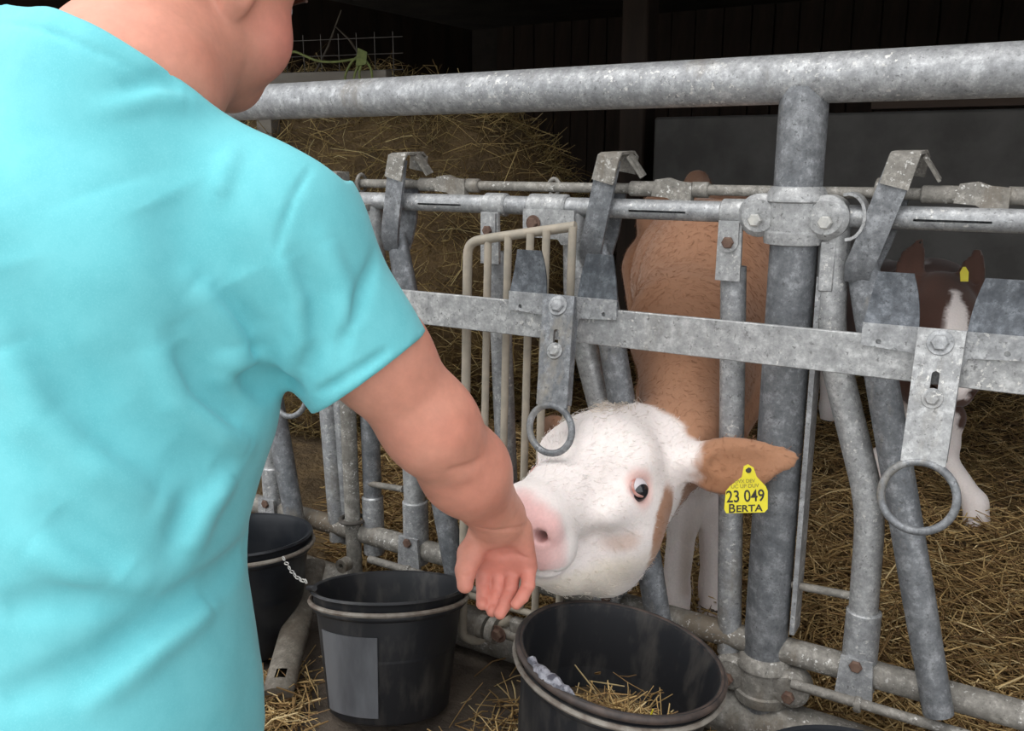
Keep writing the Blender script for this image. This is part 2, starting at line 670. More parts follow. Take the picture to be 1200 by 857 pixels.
        cells = np.concatenate(cells)
        V = np.concatenate(verts)
        E = np.concatenate(edges)
        kk = key(cells)
        order = np.argsort(kk)
        ks = kk[order]

        def look(c):
            k = key(c)
            i = np.clip(np.searchsorted(ks, k), 0, len(ks) - 1)
            return np.where(ks[i] == k, order[i], -1)
        quads = []
        for ax in range(3):
            e = E[E[:, 3] == ax]
            u, w = (ax + 1) % 3, (ax + 2) % 3
            cs = []
            for du, dw in ((0, 0), (-1, 0), (-1, -1), (0, -1)):
                c = e[:, :3].copy()
                c[:, u] += du
                c[:, w] += dw
                cs.append(look(c))
            q = np.stack(cs, 1)
            ok = (q >= 0).all(1)
            q, sgn = q[ok], e[ok, 4]
            q[sgn == 0] = q[sgn == 0][:, ::-1]
            quads.append(q)
        Q = np.concatenate(quads)
        # pull the vertices onto the surface
        for _ in range(2):
            P = V.astype(np.float32)
            eps = h * 0.4
            for c0 in range(0, len(P), 60000):
                p = P[c0:c0 + 60000]
                d0 = s.ev(p)
                gr = np.stack([(s.ev(p + np.eye(3, dtype=np.float32)[a] * eps) - d0) / eps for a in range(3)], 1)
                g2 = (gr * gr).sum(1)
                st = np.clip(d0 / np.maximum(g2, 0.3), -h * 0.5, h * 0.5)
                V[c0:c0 + 60000] = p - gr * st[:, None]
        return V, Q


def organic(name, V, Q, mat, parent, colour=None, label=None):
    me = bpy.data.meshes.new(name)
    v = V - (root_loc(parent) if parent is not None else 0)
    me.vertices.add(len(v))
    me.vertices.foreach_set('co', v.astype(np.float32).ravel())
    me.loops.add(Q.size)
    me.loops.foreach_set('vertex_index', Q.astype(np.int32).ravel())
    me.polygons.add(len(Q))
    me.polygons.foreach_set('loop_start', np.arange(0, Q.size, 4, dtype=np.int32))
    me.update(calc_edges=True)
    me.validate()
    me.shade_smooth()
    if colour is not None:
        at_ = me.attributes.new('coat', 'FLOAT_COLOR', 'POINT')
        c = np.concatenate([colour, np.ones((len(colour), 1))], 1).astype(np.float32)
        at_.data.foreach_set('color', c.ravel())
    return link_mesh(name, me, mat, parent, label)


def vnoise(P, scale, seed=0):
    """smooth value noise in numpy"""
    q = P * scale + seed * 17.3
    i = np.floor(q).astype(np.int64)
    f = q - i
    f = f * f * (3 - 2 * f)
    out = 0
    for a in (0, 1):
        for b in (0, 1):
            for c in (0, 1):
                n = (i[:, 0] + a) * 73856093 ^ (i[:, 1] + b) * 19349663 ^ (i[:, 2] + c) * 83492791
                n = (n ^ (n >> 13)) * 1274126177
                r = ((n & 0xffff) / 65535.0)
                out = out + r * (f[:, 0] if a else 1 - f[:, 0]) * (f[:, 1] if b else 1 - f[:, 1]) * (f[:, 2] if c else 1 - f[:, 2])
    return out


def smooth01(x, lo, hi):
    t = np.clip((x - lo) / (hi - lo), 0, 1)
    return t * t * (3 - 2 * t)


def lerpc(c, d, t):
    return c * (1 - t[:, None]) + np.asarray(d) * t[:, None]


def strands(name, base, dirs, length, rad, colours, mat, parent=None, bend=0.25):
    """many thin three-sided stalks joined in one mesh"""
    n = len(base)
    up = np.where(np.abs(dirs[:, 2:3]) < 0.9, A(0, 0, 1)[None], A(1, 0, 0)[None])
    s1 = np.cross(dirs, up)
    s1 /= np.linalg.norm(s1, axis=1)[:, None]
    s2 = np.cross(dirs, s1)
    bd = (s1 * rng.normal(0, 1, (n, 1)) + s2 * rng.normal(0, 1, (n, 1))) * (bend * length)[:, None] * 0.25
    V = np.zeros((n, 9, 3), np.float32)
    for j, t in enumerate((-0.5, 0.0, 0.5)):
        c = base + dirs * (length * t)[:, None] + (bd if j == 1 else 0)
        for k in range(3):
            a = 2 * math.pi * k / 3
            rr = rad * (1.0 if j == 1 else 0.75)
            V[:, j * 3 + k] = c + (s1 * math.cos(a) + s2 * math.sin(a)) * rr[:, None]
    q = []
    for j in (0, 1):
        for k in range(3):
            l = (k + 1) % 3
            q.append((j * 3 + k, j * 3 + l, j * 3 + 3 + l, j * 3 + 3 + k))
    Q = (np.array(q)[None] + (np.arange(n) * 9)[:, None, None]).reshape(-1, 4)
    return organic(name, V.reshape(-1, 3), Q, mat, parent, np.repeat(colours, 9, axis=0))


def straw_colours(n, dark=0.3):
    pal = np.array([(0.46, 0.32, 0.14), (0.36, 0.24, 0.10), (0.26, 0.16, 0.065), (0.60, 0.46, 0.24), (0.16, 0.095, 0.042)])
    p = np.array([0.22, 0.26, 0.25, 0.09, 0.18])
    c = pal[rng.choice(5, n, p=p)]
    return c * rng.uniform(0.8, 1.45, (n, 1))

# ------------------------------------------------------------------ the setting
def relief(name, x0, x1, y0, y1, nx, ny, hfun, mat, label=None):
    xs = np.linspace(x0, x1, nx)
    ys = np.linspace(y0, y1, ny)
    G = np.stack(np.meshgrid(xs, ys, indexing='ij'), -1).reshape(-1, 2)
    P = np.concatenate([G, np.zeros((len(G), 1))], 1)
    P[:, 2] = hfun(P)
    i, j = np.meshgrid(np.arange(nx - 1), np.arange(ny - 1), indexing='ij')
    a = (i * ny + j).ravel()
    Q = np.stack([a, a + ny, a + ny + 1, a + 1], 1)
    o = organic(name, P, Q, mat, None)
    return tag(o, label, kind='structure')


def bed_h(P):
    y = P[:, 1]
    base = 0.045 * smooth01(y, 0.03, 0.35) + 0.0
    return base + (vnoise(P, 5, 1) - 0.5) * 0.05 * smooth01(y, 0.05, 0.5) + (vnoise(P, 16, 2) - 0.5) * 0.015


def soil_h(P):
    return (vnoise(P, 4, 3) - 0.5) * 0.012 + (vnoise(P, 18, 4) - 0.5) * 0.006 - 0.006


relief('floor_yard', -4.0, 3.0, -0.75, 0.06, 240, 60, soil_h, 'soil', 'dark trodden soil in front of the feed fence')
relief('floor_barn', -4.6, 3.4, 0.04, 6.2, 220, 180, bed_h, 'bedding', 'brown straw bedding floor inside the barn')
b = MB().box((0, -9.7, -0.062), (14, 9.0, 0.05)).build('floor_concrete', 'yard')  # out of view; brought close and made pale to bounce light onto the child
tag(b, 'unseen concrete yard, made pale to bounce light', kind='structure')
cl = MB().box((-0.6, 3.05, 2.12), (4.4, 3.25, 0.05)).build('ceiling', 'roof')
tag(cl, 'dark barn roof underside', kind='structure')
ln_ = MB().box((-0.6, 0.24, 1.76), (4.15, 0.03, 0.36)).build('shade_board', 'barn_board')  # unseen boarding, added to keep daylight out of the barn
tag(ln_, 'unseen boarding added above the feed opening to shade the barn', kind='structure')
wb = MB().box((-0.6, 6.25, 1.2), (4.4, 0.05, 1.3)).build('wall_back', 'roof')
tag(wb, 'dark timber back wall of the barn', kind='structure')
x = -4.4
pm = None
while x < 3.3:
    w = random.uniform(0.17, 0.24)
    m_ = MB().box((0, 0, 0), (w / 2 - 0.005, 0.014, 1.22), bev=0.004)
    o = m_.build('plank', 'barn_plank', wb, local=True)
    o.location = (x + w / 2, 6.185 + random.uniform(-0.006, 0.006), 1.22)
    x += w
for nm, X in (('wall_left', -4.75), ('wall_right', 3.55)):
    w = MB().box((X, 3.1, 1.2), (0.06, 3.2, 1.3)).build(nm, 'barn_plank')
    tag(w, 'dark timber side wall of the barn', kind='structure')
# low concrete partition with a timber rail on it, across the back of the pen
p0 = at(772, 160, 4.0)
pw = MB().box(((p0[0] + 3.49) / 2, p0[1], 0.53), ((3.49 - p0[0]) / 2, 0.06, 0.54), bev=0.01).build('wall_partition', 'concrete')
tag(pw, 'low grey concrete partition across the back of the pen', kind='structure')
MB().box(((p0[0] + 0.9 + 3.49) / 2, p0[1] - 0.02, 1.115), ((3.49 - p0[0] - 0.9) / 2, 0.05, 0.035)).build('board', 'barn_board', pw)
# roof posts of the barn, behind the pen
for px in (745, 1230):
    q = at(px, 200, 4.6)
    pp = MB().box((q[0], q[1], 1.22), (0.07, 0.07, 1.2), bev=0.01).build('trim_1' if px < 800 else 'trim_2', 'barn_plank')
    tag(pp, 'dark square timber post holding the barn roof', kind='structure')

# ------------------------------------------------------------------ galvanised feed fence
ZT, ZP, ZL, ZB = 1.002, 0.823, 0.853, 0.165
FR = A(0, -1, 0)


def post_clamp(parent, X, Z, mat='galvanised_bright', rusty=False):
    m = MB()
    m.lathe([(0.033, -0.042), (0.041, -0.040), (0.043, -0.028), (0.043, -0.024), (0.039, -0.022), (0.039, 0.016),
             (0.043, 0.018), (0.043, 0.022), (0.036, 0.036), (0.033, 0.038)], 32, (X, 0, Z))
    for sx in (-1, 1):
        c = A(X + sx * 0.045, -0.016, Z - 0.002)
        m.cyl(c + A(0, 0.030, 0), c + A(0, -0.012, 0), 0.030, 24, 0.25)
        m.box(c + A(-sx * 0.015, 0.004, 0), (0.022, 0.014, 0.026), bev=0.006)
    cl_ = m.build('post_clamp', mat, parent)
    for sx in (-1, 1):
        MB().bolt(A(X + sx * 0.047, -0.028, Z - 0.008), FR, 0.0095, 0.011, False).build('bolt', 'rust' if rusty else 'bright_bolt', cl_)
    return cl_


t = thing('guard_rail', 'thick galvanised top rail carried by a round upright post', 'railing', (0, 0, 0))
MB().tube([(-2.7, 0, ZT), (1.6, 0, ZT)], 0.0325, 28).build('top_rail', 'galvanised', t)
for X in (-1.64, 0.0, 1.5):
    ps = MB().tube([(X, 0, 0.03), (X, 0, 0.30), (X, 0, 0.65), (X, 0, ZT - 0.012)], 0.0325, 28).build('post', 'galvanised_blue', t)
    post_clamp(t, X, ZP)
    post_clamp(t, X, 0.115, 'galvanised_dirty', True)
# flat strip bolted along the side of the post and the small bracket above it
MB().strap([(0.041, 0.004, 0.74), (0.041, 0.004, 0.20)], A(0, 1, 0), 0.036, 0.007).build('side_strip', 'galvanised', t)
MB().box((0.050, 0.002, 0.755), (0.010, 0.020, 0.034)).build('side_bracket', 'galvanised_bright', t)
m = MB()
hk = [(0.073 + 0.022 * math.cos(a), -0.012, ZP + 0.030 * math.sin(a)) for a in np.linspace(1.9, -1.6, 12)]
m.strap(hk, A(0, 1, 0), 0.03, 0.004)
m.build('clamp_hook', 'galvanised_bright', t)

KINK = -0.305
PITCHX = 0.397


def swing(parent, X, topdx, botdx):
    """locking bar: forked strap over the upper pipe, latch on top, round tube below"""
    kz = 0.752
    topz = 0.897
    dx = nrm(A(topdx, 0, topz - kz))
    wd = A(1, 0, 0)
    k = A(X, 0, kz)
    tp = A(X + topdx, 0, topz)
    # tube, crimped at its top, running down in front of the lower rail
    a, b_ = k + A(-0.001, 0, 0.012), A(X + botdx, -0.043, 0.158)
    ts = np.linspace(0, 1, 9)
    pts = [a + (b_ - a) * q for q in ts]
    fl = [0.55, 0.8, 1, 1, 1, 1, 1, 1, 1]
    tb = MB().tube(pts, [0.021, 0.022, 0.0215, 0.0215, 0.0215, 0.0215, 0.0215, 0.0205, 0.020], 22, flat=(A(0, 1, 0), fl), cap=False)
    up_ = nrm(a - b_)
    ex_ = nrm(np.cross(up_, A(0, 1, 0)))
    tb.tube([b_, b_ + up_ * 0.06], 0.0165, 22, cap=False)
    tb.lathe([(0.0165, 0.0), (0.020, 0.0), (0.020, 0.003), (0.0165, 0.003)], 22, b_, ex_, np.cross(up_, ex_), up_, close=True)
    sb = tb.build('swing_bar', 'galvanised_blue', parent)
    # front and back leaf of the fork
    f = MB()
    fl_ = tp - k
    f.strap([k + A(-0.004, -0.010, -0.016), k + A(0, -0.0195, 0.006), k + fl_ * 0.2 + A(0, -0.0225, 0), k + fl_ * 0.5 + A(0, -0.0225, 0), tp + A(0, -0.0225, 0)], wd, [0.030, 0.036, 0.036, 0.036, 0.036], 0.006)
    f.build('fork_strap', 'galvanised_blue', sb)
    f = MB()
    f.strap([k + A(0.002, 0.010, -0.016), k + A(0.004, 0.0195, 0.006), k + fl_ * 0.25 + A(0.004, 0.0225, 0), k + fl_ * 0.75 + A(0.002, 0.0225, 0)], wd, 0.034, 0.005)
    f.build('fork_strap', 'galvanised_blue', sb)
    # latch cap folding over the top and its little tongue
    f = MB()
    f.strap([tp + A(-0.008, -0.028, -0.034), tp + A(0.001, -0.028, 0.002), tp + A(0.002, -0.020, 0.008), tp + A(0.004, 0.022, 0.010), tp + A(0.006, 0.029, 0.004), tp + A(0.002, 0.030, -0.02)], wd, 0.036, 0.004)
    f.strap([tp + A(0.020, 0.004, 0.006), tp + A(0.030, 0.010, -0.010), tp + A(0.040, 0.014, -0.026)], A(0, 1, 0), 0.022, 0.004)
    f.build('latch', 'galvanised_dirty', sb)
    # latch housing clamped on the lock rod
    f = MB()
    f.cyl(A(X + topdx + 0.020, 0.012, ZL), A(X + topdx + 0.070, 0.012, ZL), 0.0115, 16)
    f.cyl(A(X + topdx + 0.118, 0.012, ZL), A(X + topdx + 0.145, 0.012, ZL), 0.0115, 16)
    f.plate([(0.060, -0.010), (0.085, -0.012), (0.10, -0.020), (0.122, -0.019), (0.122, 0.010), (0.10, 0.012), (0.085, 0.017), (0.065, 0.014)], A(X + topdx, 0.006, ZL), A(1, 0, 0), A(0, 0, 1), 0.014)
    f.build('latch_housing', 'galvanised_dirty', parent)
    f = MB()
    f.tube([(X + topdx - 0.032 + 0.0, 0.012 + 0.017 * math.cos(a), ZL + 0.017 * math.sin(a)) for a in np.linspace(0, 2 * math.pi, 16, endpoint=False)], 0.004, 8, closed=True)
    f.build('rod_collar', 'galvanised_dirty', parent)


def straight_upright(parent, Xt, Xb):
    u = MB().tube([(Xt, 0.004, 0.745), (Xb, 0.0, 0.135)], 0.0185, 20).build('straight_upright', 'galvanised', parent)
    m = MB()
    m.cyl((Xt - 0.020, 0, ZP), (Xt + 0.022, 0, ZP), 0.019, 20)
    m.plate([(-0.017, 0.0), (0.017, 0.0), (0.018, -0.085), (-0.018, -0.085)], A(Xt, -0.019, 0.812), A(1, 0, 0), A(0, 0, 1), 0.006)
    m.plate([(-0.014, -0.002), (0.014, -0.002), (0.014, -0.030)] + [(0.014 * math.cos(a), -0.030 + 0.014 * math.sin(a)) for a in np.linspace(-0.2, -2.9, 7)] + [(-0.014, -0.030)], A(Xt, -0.024, 0.812), A(1, 0, 0), A(0, 0, 1), 0.005)
    hb = m.build('hanger_plate', 'galvanised_bright', u)
    MB().bolt((Xt, -0.026, 0.782), FR, 0.0088, 0.007, False).build('bolt', 'rust', hb)


def bent_upright(parent, X):
    """divider tube that kinks towards the swing bar; foot in a bolted sleeve on the lower rail"""
    pts = fillet([(X, 0.004, ZP - 0.01), (X + 0.004, 0.003, 0.655), (X + 0.080, 0.0, 0.42), (X + 0.084, 0.0, 0.19)], 0.05, 5)
    u = MB().tube(pts, 0.0205, 20).build('bent_upright', 'galvanised_bright', parent)
    m = MB()
    m.cyl((X + 0.084, 0, 0.135), (X + 0.084, 0, 0.262), 0.0245, 22, 0.08)
    m.plate([(-0.026, -0.03), (0.026, -0.03), (0.022, 0.03), (-0.022, 0.03)], A(X + 0.084, -0.0235, 0.165), A(1, 0, 0), A(0, 0, 1), 0.006)
    sl = m.build('foot_sleeve', 'galvanised', u)
    MB().bolt((X + 0.084, -0.026, 0.185), FR, 0.0095, 0.006, False).build('bolt', 'rust', sl)


def panel(name, label, x0, x1, swings, bents, straights, brace):
    t = thing(name, label, 'fence panel', ((x0 + x1) / 2, 0, 0), 'headlock fence panels')
    MB().slotted_pipe(x0 + 0.012, x1 - 0.012, ZP, 0.0150, [(X + 0.060, X + 0.150) for X, _, _ in swings if X + 0.155 < x1]).build('upper_pipe', 'galvanised', t)
    MB().tube([(x0 + 0.012, 0, ZB), (x1 - 0.012, 0, ZB)], 0.0200, 22).build('lower_rail', 'galvanised_dirty', t)
    MB().tube([(x0 + 0.02, 0.012, ZL), (x1 - 0.002, 0.012, ZL)], 0.0078, 14).build('lock_rod', 'galvanised_dirty', t)
    for X, td, bdx in swings: swing(t, X, td, bdx)
    for X in bents: bent_upright(t, X)
    for X in straights: straight_upright(t, X, X + 0.029)
    for X in brace:
        MB().tube([(X, 0, 0.274), (X + 0.085, 0, 0.279)], 0.0062, 10).build('brace_rod', 'galvanised_dirty', t)
    MB().tube([(x0 + 0.05, -0.030, 0.130), (x0 + 0.36, -0.030, 0.130)], 0.0075, 12).build('lower_rod', 'galvanised_dirty', t)
    mm = MB()
    mm.cyl((x0 + 0.14, -0.030, 0.128), (x0 + 0.15, -0.030, 0.128), 0.012, 12)
    mm.build('rod_pin', 'galvanised_dirty', t)
    return t


panel('headlock_panel', 'galvanised headlock fence panel beside the dark brown calf', 0.0, 0.82,
      [(KINK + PITCHX, 0.043, 0.158), (KINK + 2 * PITCHX, 0.03, 0.155)], [0.053, 0.053 + PITCHX], [0.73], [0.033])
pm = panel('headlock_panel', 'galvanised headlock fence panel that the white-faced calf looks through', -0.82, 0.0,
           [(KINK - PITCHX, 0.026, 0.148), (KINK, 0.030, 0.150)], [-0.760, 0.053 - PITCHX], [-0.49, -0.085], [-0.79])
pl = panel('headlock_panel', 'galvanised headlock fence panel behind the child in turquoise', -1.64, -0.82,
           [(KINK - 3 * PITCHX, 0.026, 0.148), (KINK - 2 * PITCHX, 0.026, 0.148)], [0.053 - 4 * PITCHX, 0.053 - 3 * PITCHX], [-1.31, -0.905], [-1.6])
# tube clamp and bolted bracket where the divider hangs on the middle panel
m = MB()
m.cyl((-0.425, 0, ZP), (-0.355, 0, ZP), 0.0195, 20)
m.plate([(-0.040, -0.004), (0.052, -0.004), (0.052, -0.05), (0.044, -0.058), (0.030, -0.058), (0.024, -0.05), (-0.024, -0.048), (-0.04, -0.04)], A(-0.385, -0.021, ZP), A(1, 0, 0), A(0, 0, 1), 0.005)
hb = m.build('divider_bracket', 'galvanised_bright', pm)
MB().bolt((-0.405, -0.024, ZP - 0.026), FR, 0.009, 0.007).build('bolt', 'rust', hb)
m = MB()
m.tube([(-0.388 + 0.010 * math.cos(a), 0.012, ZL + 0.013 * math.sin(a)) for a in np.linspace(-2.4, 3.2, 16)], 0.0032, 8)
m.build('wire_hook', 'galvanised_dirty', pm)
# slim junction post between the left and the middle panel
t = thing('junction_post', 'slim dirty galvanised post joining two fence panels by the buckets', 'fence post', (-0.82, 0, 0))
MB().tube([(-0.825, -0.012, 0.07), (-0.825, -0.012, 0.87)], 0.0155, 18).build('post', 'galvanised_dirty', t)
MB().tube([(-0.862, 0.012, 0.13), (-0.868, 0.012, 0.80)], 0.0165, 18).build('side_tube', 'galvanised', t)
MB().tube([(-0.792, 0.012, 0.13), (-0.790, 0.012, 0.80)], 0.0185, 18).build('side_tube', 'galvanised_blue', t)
MB().cyl((-0.792, 0.012, 0.12), (-0.792, 0.012, 0.245), 0.0215, 18).build('foot_sleeve', 'galvanised', t)
MB().tube([(-0.825 + 0.024 * math.cos(a), -0.012 + 0.024 * math.sin(a), 0.195) for a in np.linspace(0, 6.283, 20, endpoint=False)], 0.0045, 8, closed=True).build('ring_collar', 'wire', t)
m = MB()
m.box((-0.832, -0.020, 0.845), (0.020, 0.010, 0.030))
m.box((-0.815, -0.020, 0.862), (0.010, 0.018, 0.012))
m.box((-0.80, -0.016, 0.812), (0.05, 0.020, 0.006))
fl = m.build('flange', 'galvanised_dirty', t)
MB().bolt((-0.826, -0.030, 0.852), FR, 0.010, 0.012).build('bolt', 'galvanised', fl)
MB().tube([(-0.792 + 0.002, 0.012 + 0.013 * math.cos(a), ZL + 0.016 * math.sin(a)) for a in np.linspace(0, 6.283, 14, endpoint=False)], 0.0032, 8, closed=True).build('wire_hook', 'galvanised_dirty', t)
for X in (-0.812, -0.60):
    f_ = MB()
    f_.lathe([(0.006, 0), (0.014, 0.0), (0.014, 0.02), (0.006, 0.02)], 18, (X, -0.046 if X < -0.7 else -0.052, 0.118), A(1, 0, 0), A(0, 0, 1), A(0, -1, 0), close=True)
    f_.build('pipe_clip', 'galvanised_dirty', t)

# base tube on the ground under the fence, with a forward foot
t = thing('base_tube', 'thick dirty galvanised tube lying along the foot of the fence', 'tube', (0, 0, 0))
MB().tube([(-2.3, -0.004, 0.036), (-0.9, -0.004, 0.036), (1.3, -0.004, 0.036)], 0.0385, 26).build('tube', 'galvanised_dirty', t)
fa, fb = at(366, 662, 1.80), at(325, 812, 1.50)
fb[2] = 0.022
wdv = nrm(np.cross(fb - fa, CF))
pn = nrm(np.cross(fb - fa, wdv))
if pn[1] > 0: pn = -pn
hl = 0.010 / np.linalg.norm(fb - fa)
fx = MB().tube([fa + (fb - fa) * q for q in (0, 0.5, 0.90 - hl, 0.90 + hl, 1.0)], 0.027, 18, flat=(pn, 0.6), gap=(2, pn, 0.93))
fx.build('foot', 'muddy_metal', t)

# flat bar that carries the bucket brackets
t = MB()
t.box((-0.45, -0.1100, 0.659), (1.35, 0.0035, 0.027), bev=0.0012)
fb_root = thing('flat_bar', 'flat galvanised bar running across the front of the fence', 'metal bar', (-0.45, -0.11, 0.632))
t.build('bar', 'galvanised_bright', fb_root)
for X in (-1.64, 0.0):
    MB().box((X, -0.069, 0.652), (0.012, 0.038, 0.012)).build('spacer', 'galvanised', fb_root)


def bucket_bracket(X, label, ring, rr, flapmat):
    t = thing('bucket_bracket', label, 'bucket bracket', (X, -0.115, 0.65), 'ring brackets on the flat bar')
    Y0 = -0.1165
    m = MB()
    circ = lambda cx_: [(cx_ + 0.0034 * math.cos(a), 0.012 + 0.0034 * math.sin(a)) for a in np.linspace(0, 2 * math.pi, 10, endpoint=False)]
    m.plate_holes([(-0.09, 0.034), (-0.09, 0.006), (-0.030, 0.002), (-0.025, -0.014), (0.025, -0.014), (0.030, 0.002), (0.09, 0.006), (0.09, 0.034)], [circ(-0.070), circ(0.070)], A(X, Y0, 0.667), A(1, 0, 0), A(0, 0, 1), 0.004)
    pl_ = m.build('yoke_plate', 'galvanised', t)
    for sx in (-1, 1):
        # curved sheet flap rising from the plate
        vs_, fs = [], []
        n = 7
        for i in range(n):
            q = i / (n - 1)
            zz = 0.692 + 0.072 * q
            yy = Y0 + 0.016 * q - 0.010 * q * q
            inn, out = 0.026 + 0.012 * q * q, 0.091 - 0.012 * q
            for w in (inn, out):
                for d in (-0.0016, 0.0016):
                    vs_.append((X + sx * w, yy + d, zz))
        for i in range(n - 1):
            a = i * 4
            for p, q in ((0, 1), (1, 3), (3, 2), (2, 0)):
                fs.append((a + p, a + q, a + 4 + q, a + 4 + p))
        fs += [(0, 2, 3, 1), (4 * n - 4, 4 * n - 3, 4 * n - 1, 4 * n - 2)]
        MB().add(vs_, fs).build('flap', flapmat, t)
    top = A(X, Y0 - 0.006, 0.702)
    rd = CF * FPX + CR * (ring[0] - CX) + CU * (CY - ring[1])
    rc = CAM + rd * (ring[2] - CAM[1]) / rd[1]
    dn = nrm(rc - top)
    bot = rc - dn * (rr - 0.002)
    MB().bolt(top + (bot - top) * 0.10 + nrm(np.cross(bot - top, A(1, 0, 0))) * (0.003 if np.cross(bot - top, A(1, 0, 0))[1] < 0 else -0.003), nrm(np.cross(bot - top, A(1, 0, 0))) * (1 if np.cross(bot - top, A(1, 0, 0))[1] < 0 else -1), 0.0105, 0.006).build('bolt', 'galvanised', t)
    m = MB()
    d = bot - top
    W = A(1, 0, 0)
    Lb = float(np.linalg.norm(d))
    sy = -0.40 * Lb
    slot = [(0.0044 * math.cos(a), sy + 0.010 + 0.0044 * math.sin(a)) for a in np.linspace(0, math.pi, 7)] + [(0.0044 * math.cos(a), sy - 0.012 + 0.0044 * math.sin(a)) for a in np.linspace(math.pi, 2 * math.pi, 7)]
    m.plate_holes([(-0.026, 0), (-0.0245, -Lb), (0.0245, -Lb), (0.026, 0)], [slot], top, W, -nrm(d), 0.006)
    for sx in (-1, 1):
        m.strap([top + d * 0.22 + A(sx * 0.0235, 0.006, 0), bot + A(sx * 0.0228, 0.006, 0.004)], A(0, 1, 0), 0.014, 0.004)
    hb_ = m.build('hanging_bar', 'galvanised_blue' if X < 0 else 'galvanised_bright', t)
    sl = top + d * 0.40
    bn = nrm(np.cross(d, A(1, 0, 0)))
    if bn[1] > 0: bn = -bn
    MB().bolt(sl + bn * 0.003 + nrm(d) * 0.018, bn, 0.0085, 0.006).build('bolt', 'galvanised_bright', hb_)
    MB().tube([rc + A(rr * math.cos(a), 0, 0) + dn * rr * math.sin(a) for a in np.linspace(0, 2 * math.pi, 40, endpoint=False)], 0.0050, 10, closed=True).build('ring', 'galvanised_blue', t)
    return t


bucket_bracket(-0.303, 'ring bracket with dark curved flaps hanging above the white calf face', (645, 503, -0.195), 0.0345, 'galvanised_sheet')
bucket_bracket(0.210, 'pale ring bracket hanging in front of the dark brown calf', (1076, 582, -0.165), 0.0415, 'galvanised_sheet')
bucket_bracket(-0.815, 'ring bracket hidden behind the turquoise sleeve', (340, 462, -0.165), 0.0400, 'galvanised_sheet')

# rod grid hanging between the fence and the flat bar, closing off one place
t = thing('rod_grid', 'narrow tan rod grid hanging on the fence beside the child hand', 'grid', (-0.43, -0.07, 0.06))
top = fillet([(-0.318, -0.046, 0.797), (-0.46, -0.060, 0.774), (-0.506, -0.062, 0.765), (-0.512, -0.084, 0.066), (-0.480, -0.086, 0.066), (-0.41, -0.085, 0.130)], 0.032, 6)
MB().tube(top, 0.0078, 16).build('frame_tube', 'tan_tube', t)
for X in (-0.468, -0.430, -0.3895, -0.361, -0.3155):
    zt_ = 0.774 + (X + 0.46) * 0.16
    MB().tube([(X, -0.060, zt_), (X - 0.003, -0.083, 0.150)], 0.0064, 10).build('rod', 'tan_tube', t)
MB().tube([(-0.508, -0.083, 0.150), (-0.316, -0.083, 0.150)], 0.0060, 10).build('cross_rod', 'tan_tube', t)
m = MB()
for X, r_ in ((-0.462, 0.020), (-0.440, 0.023)):
    m.lathe([(0.008, -0.007), (r_, -0.007), (r_, 0.007), (0.008, 0.007)], 20, (X, -0.092, 0.104), A(0, 0, 1), A(0, 1, 0), A(1, 0, 0), close=True)
m.cyl((-0.475, -0.092, 0.104), (-0.39, -0.092, 0.104), 0.009, 14)
m.box((-0.385, -0.085, 0.118), (0.024, 0.010, 0.016), bev=0.003)
kn = m.build('pivot_knuckle', 'galvanised_dirty', t)
MB().bolt((-0.425, -0.102, 0.106), FR, 0.011, 0.010).build('bolt', 'rust', kn)


# ------------------------------------------------------------------ buckets
def bucket(label, c, R, r, h, lean=None, tint='black_plastic'):
    mat = Matrix.Translation(Vector(c))
    if lean is not None:
        mat = mat @ Matrix.Rotation(lean[1], 4, Vector(lean[0]))
    t = thing('bucket', label, 'bucket', mat=mat, group='black feed buckets in front of the fence')
    MB().lathe([(0.004, 0.0), (r - 0.006, 0.0), (r, 0.006), (r + (R - r) * 0.82, h - 0.032), (R + 0.002, h - 0.030), (R + 0.005, h - 0.026), (R + 0.004, h - 0.020),
                (R, h - 0.016), (R + 0.001, h - 0.006), (R + 0.006, h - 0.002), (R + 0.004, h + 0.002), (R - 0.002, h),
                (R - 0.006, h - 0.02), (r + (R - r) * 0.5, h * 0.52), (r - 0.004, 0.012), (0.004, 0.008)], 56).build('shell', tint, t, local=True, ang=50)
    n = 60
    MB().tube([((R + 0.006) * math.cos(a), (R + 0.006) * math.sin(a), h - 0.018) for a in np.linspace(0, 6.28319, n, endpoint=False)], 0.0040, 8, closed=True).build('rim_wire', 'rim_wire', t, local=True)
    return t


# middle bucket, with a worn label
bc2 = A(-0.556, -0.240, 0.0)
b2 = bucket('black bucket with a grey label patch, empty, beside the leaning foot tube', bc2, 0.125, 0.100, 0.200, (tuple(CR), math.radians(-15)), 'black_plastic_worn')
a0 = math.atan2(-FH[1], -FH[0])
vs_, fs = [], []
n = 9
for i in range(n):
    a = a0 - 1.00 + 0.98 * i / (n - 1)
    for zz, rr in ((0.016, 0.1035), (0.145, 0.1179)):
        for e in (0.0, 0.0012):
            vs_.append(((rr + e) * math.cos(a), (rr + e) * math.sin(a), zz))
for i in range(n - 1):
    q = i * 4
    for p, s_ in ((0, 1), (1, 3), (3, 2), (2, 0)):
        fs.append((q + p, q + s_, q + 4 + s_, q + 4 + p))
fs += [(0, 2, 3, 1), (4 * n - 4, 4 * n - 3, 4 * n - 1, 4 * n - 2)]
MB().add(vs_, fs).build('label_patch', 'bucket_label', b2, local=True)
m = MB()
ah = a0 - 1.45
m.tube([(0.134 * math.cos(ah + q) , 0.134 * math.sin(ah + q), 0.200 + 0.014 * math.sin(q * 2.4)) for q in np.linspace(-0.9, 0.5, 12)], 0.0045, 8)
m.build('handle', 'black_plastic_worn', b2, local=True)
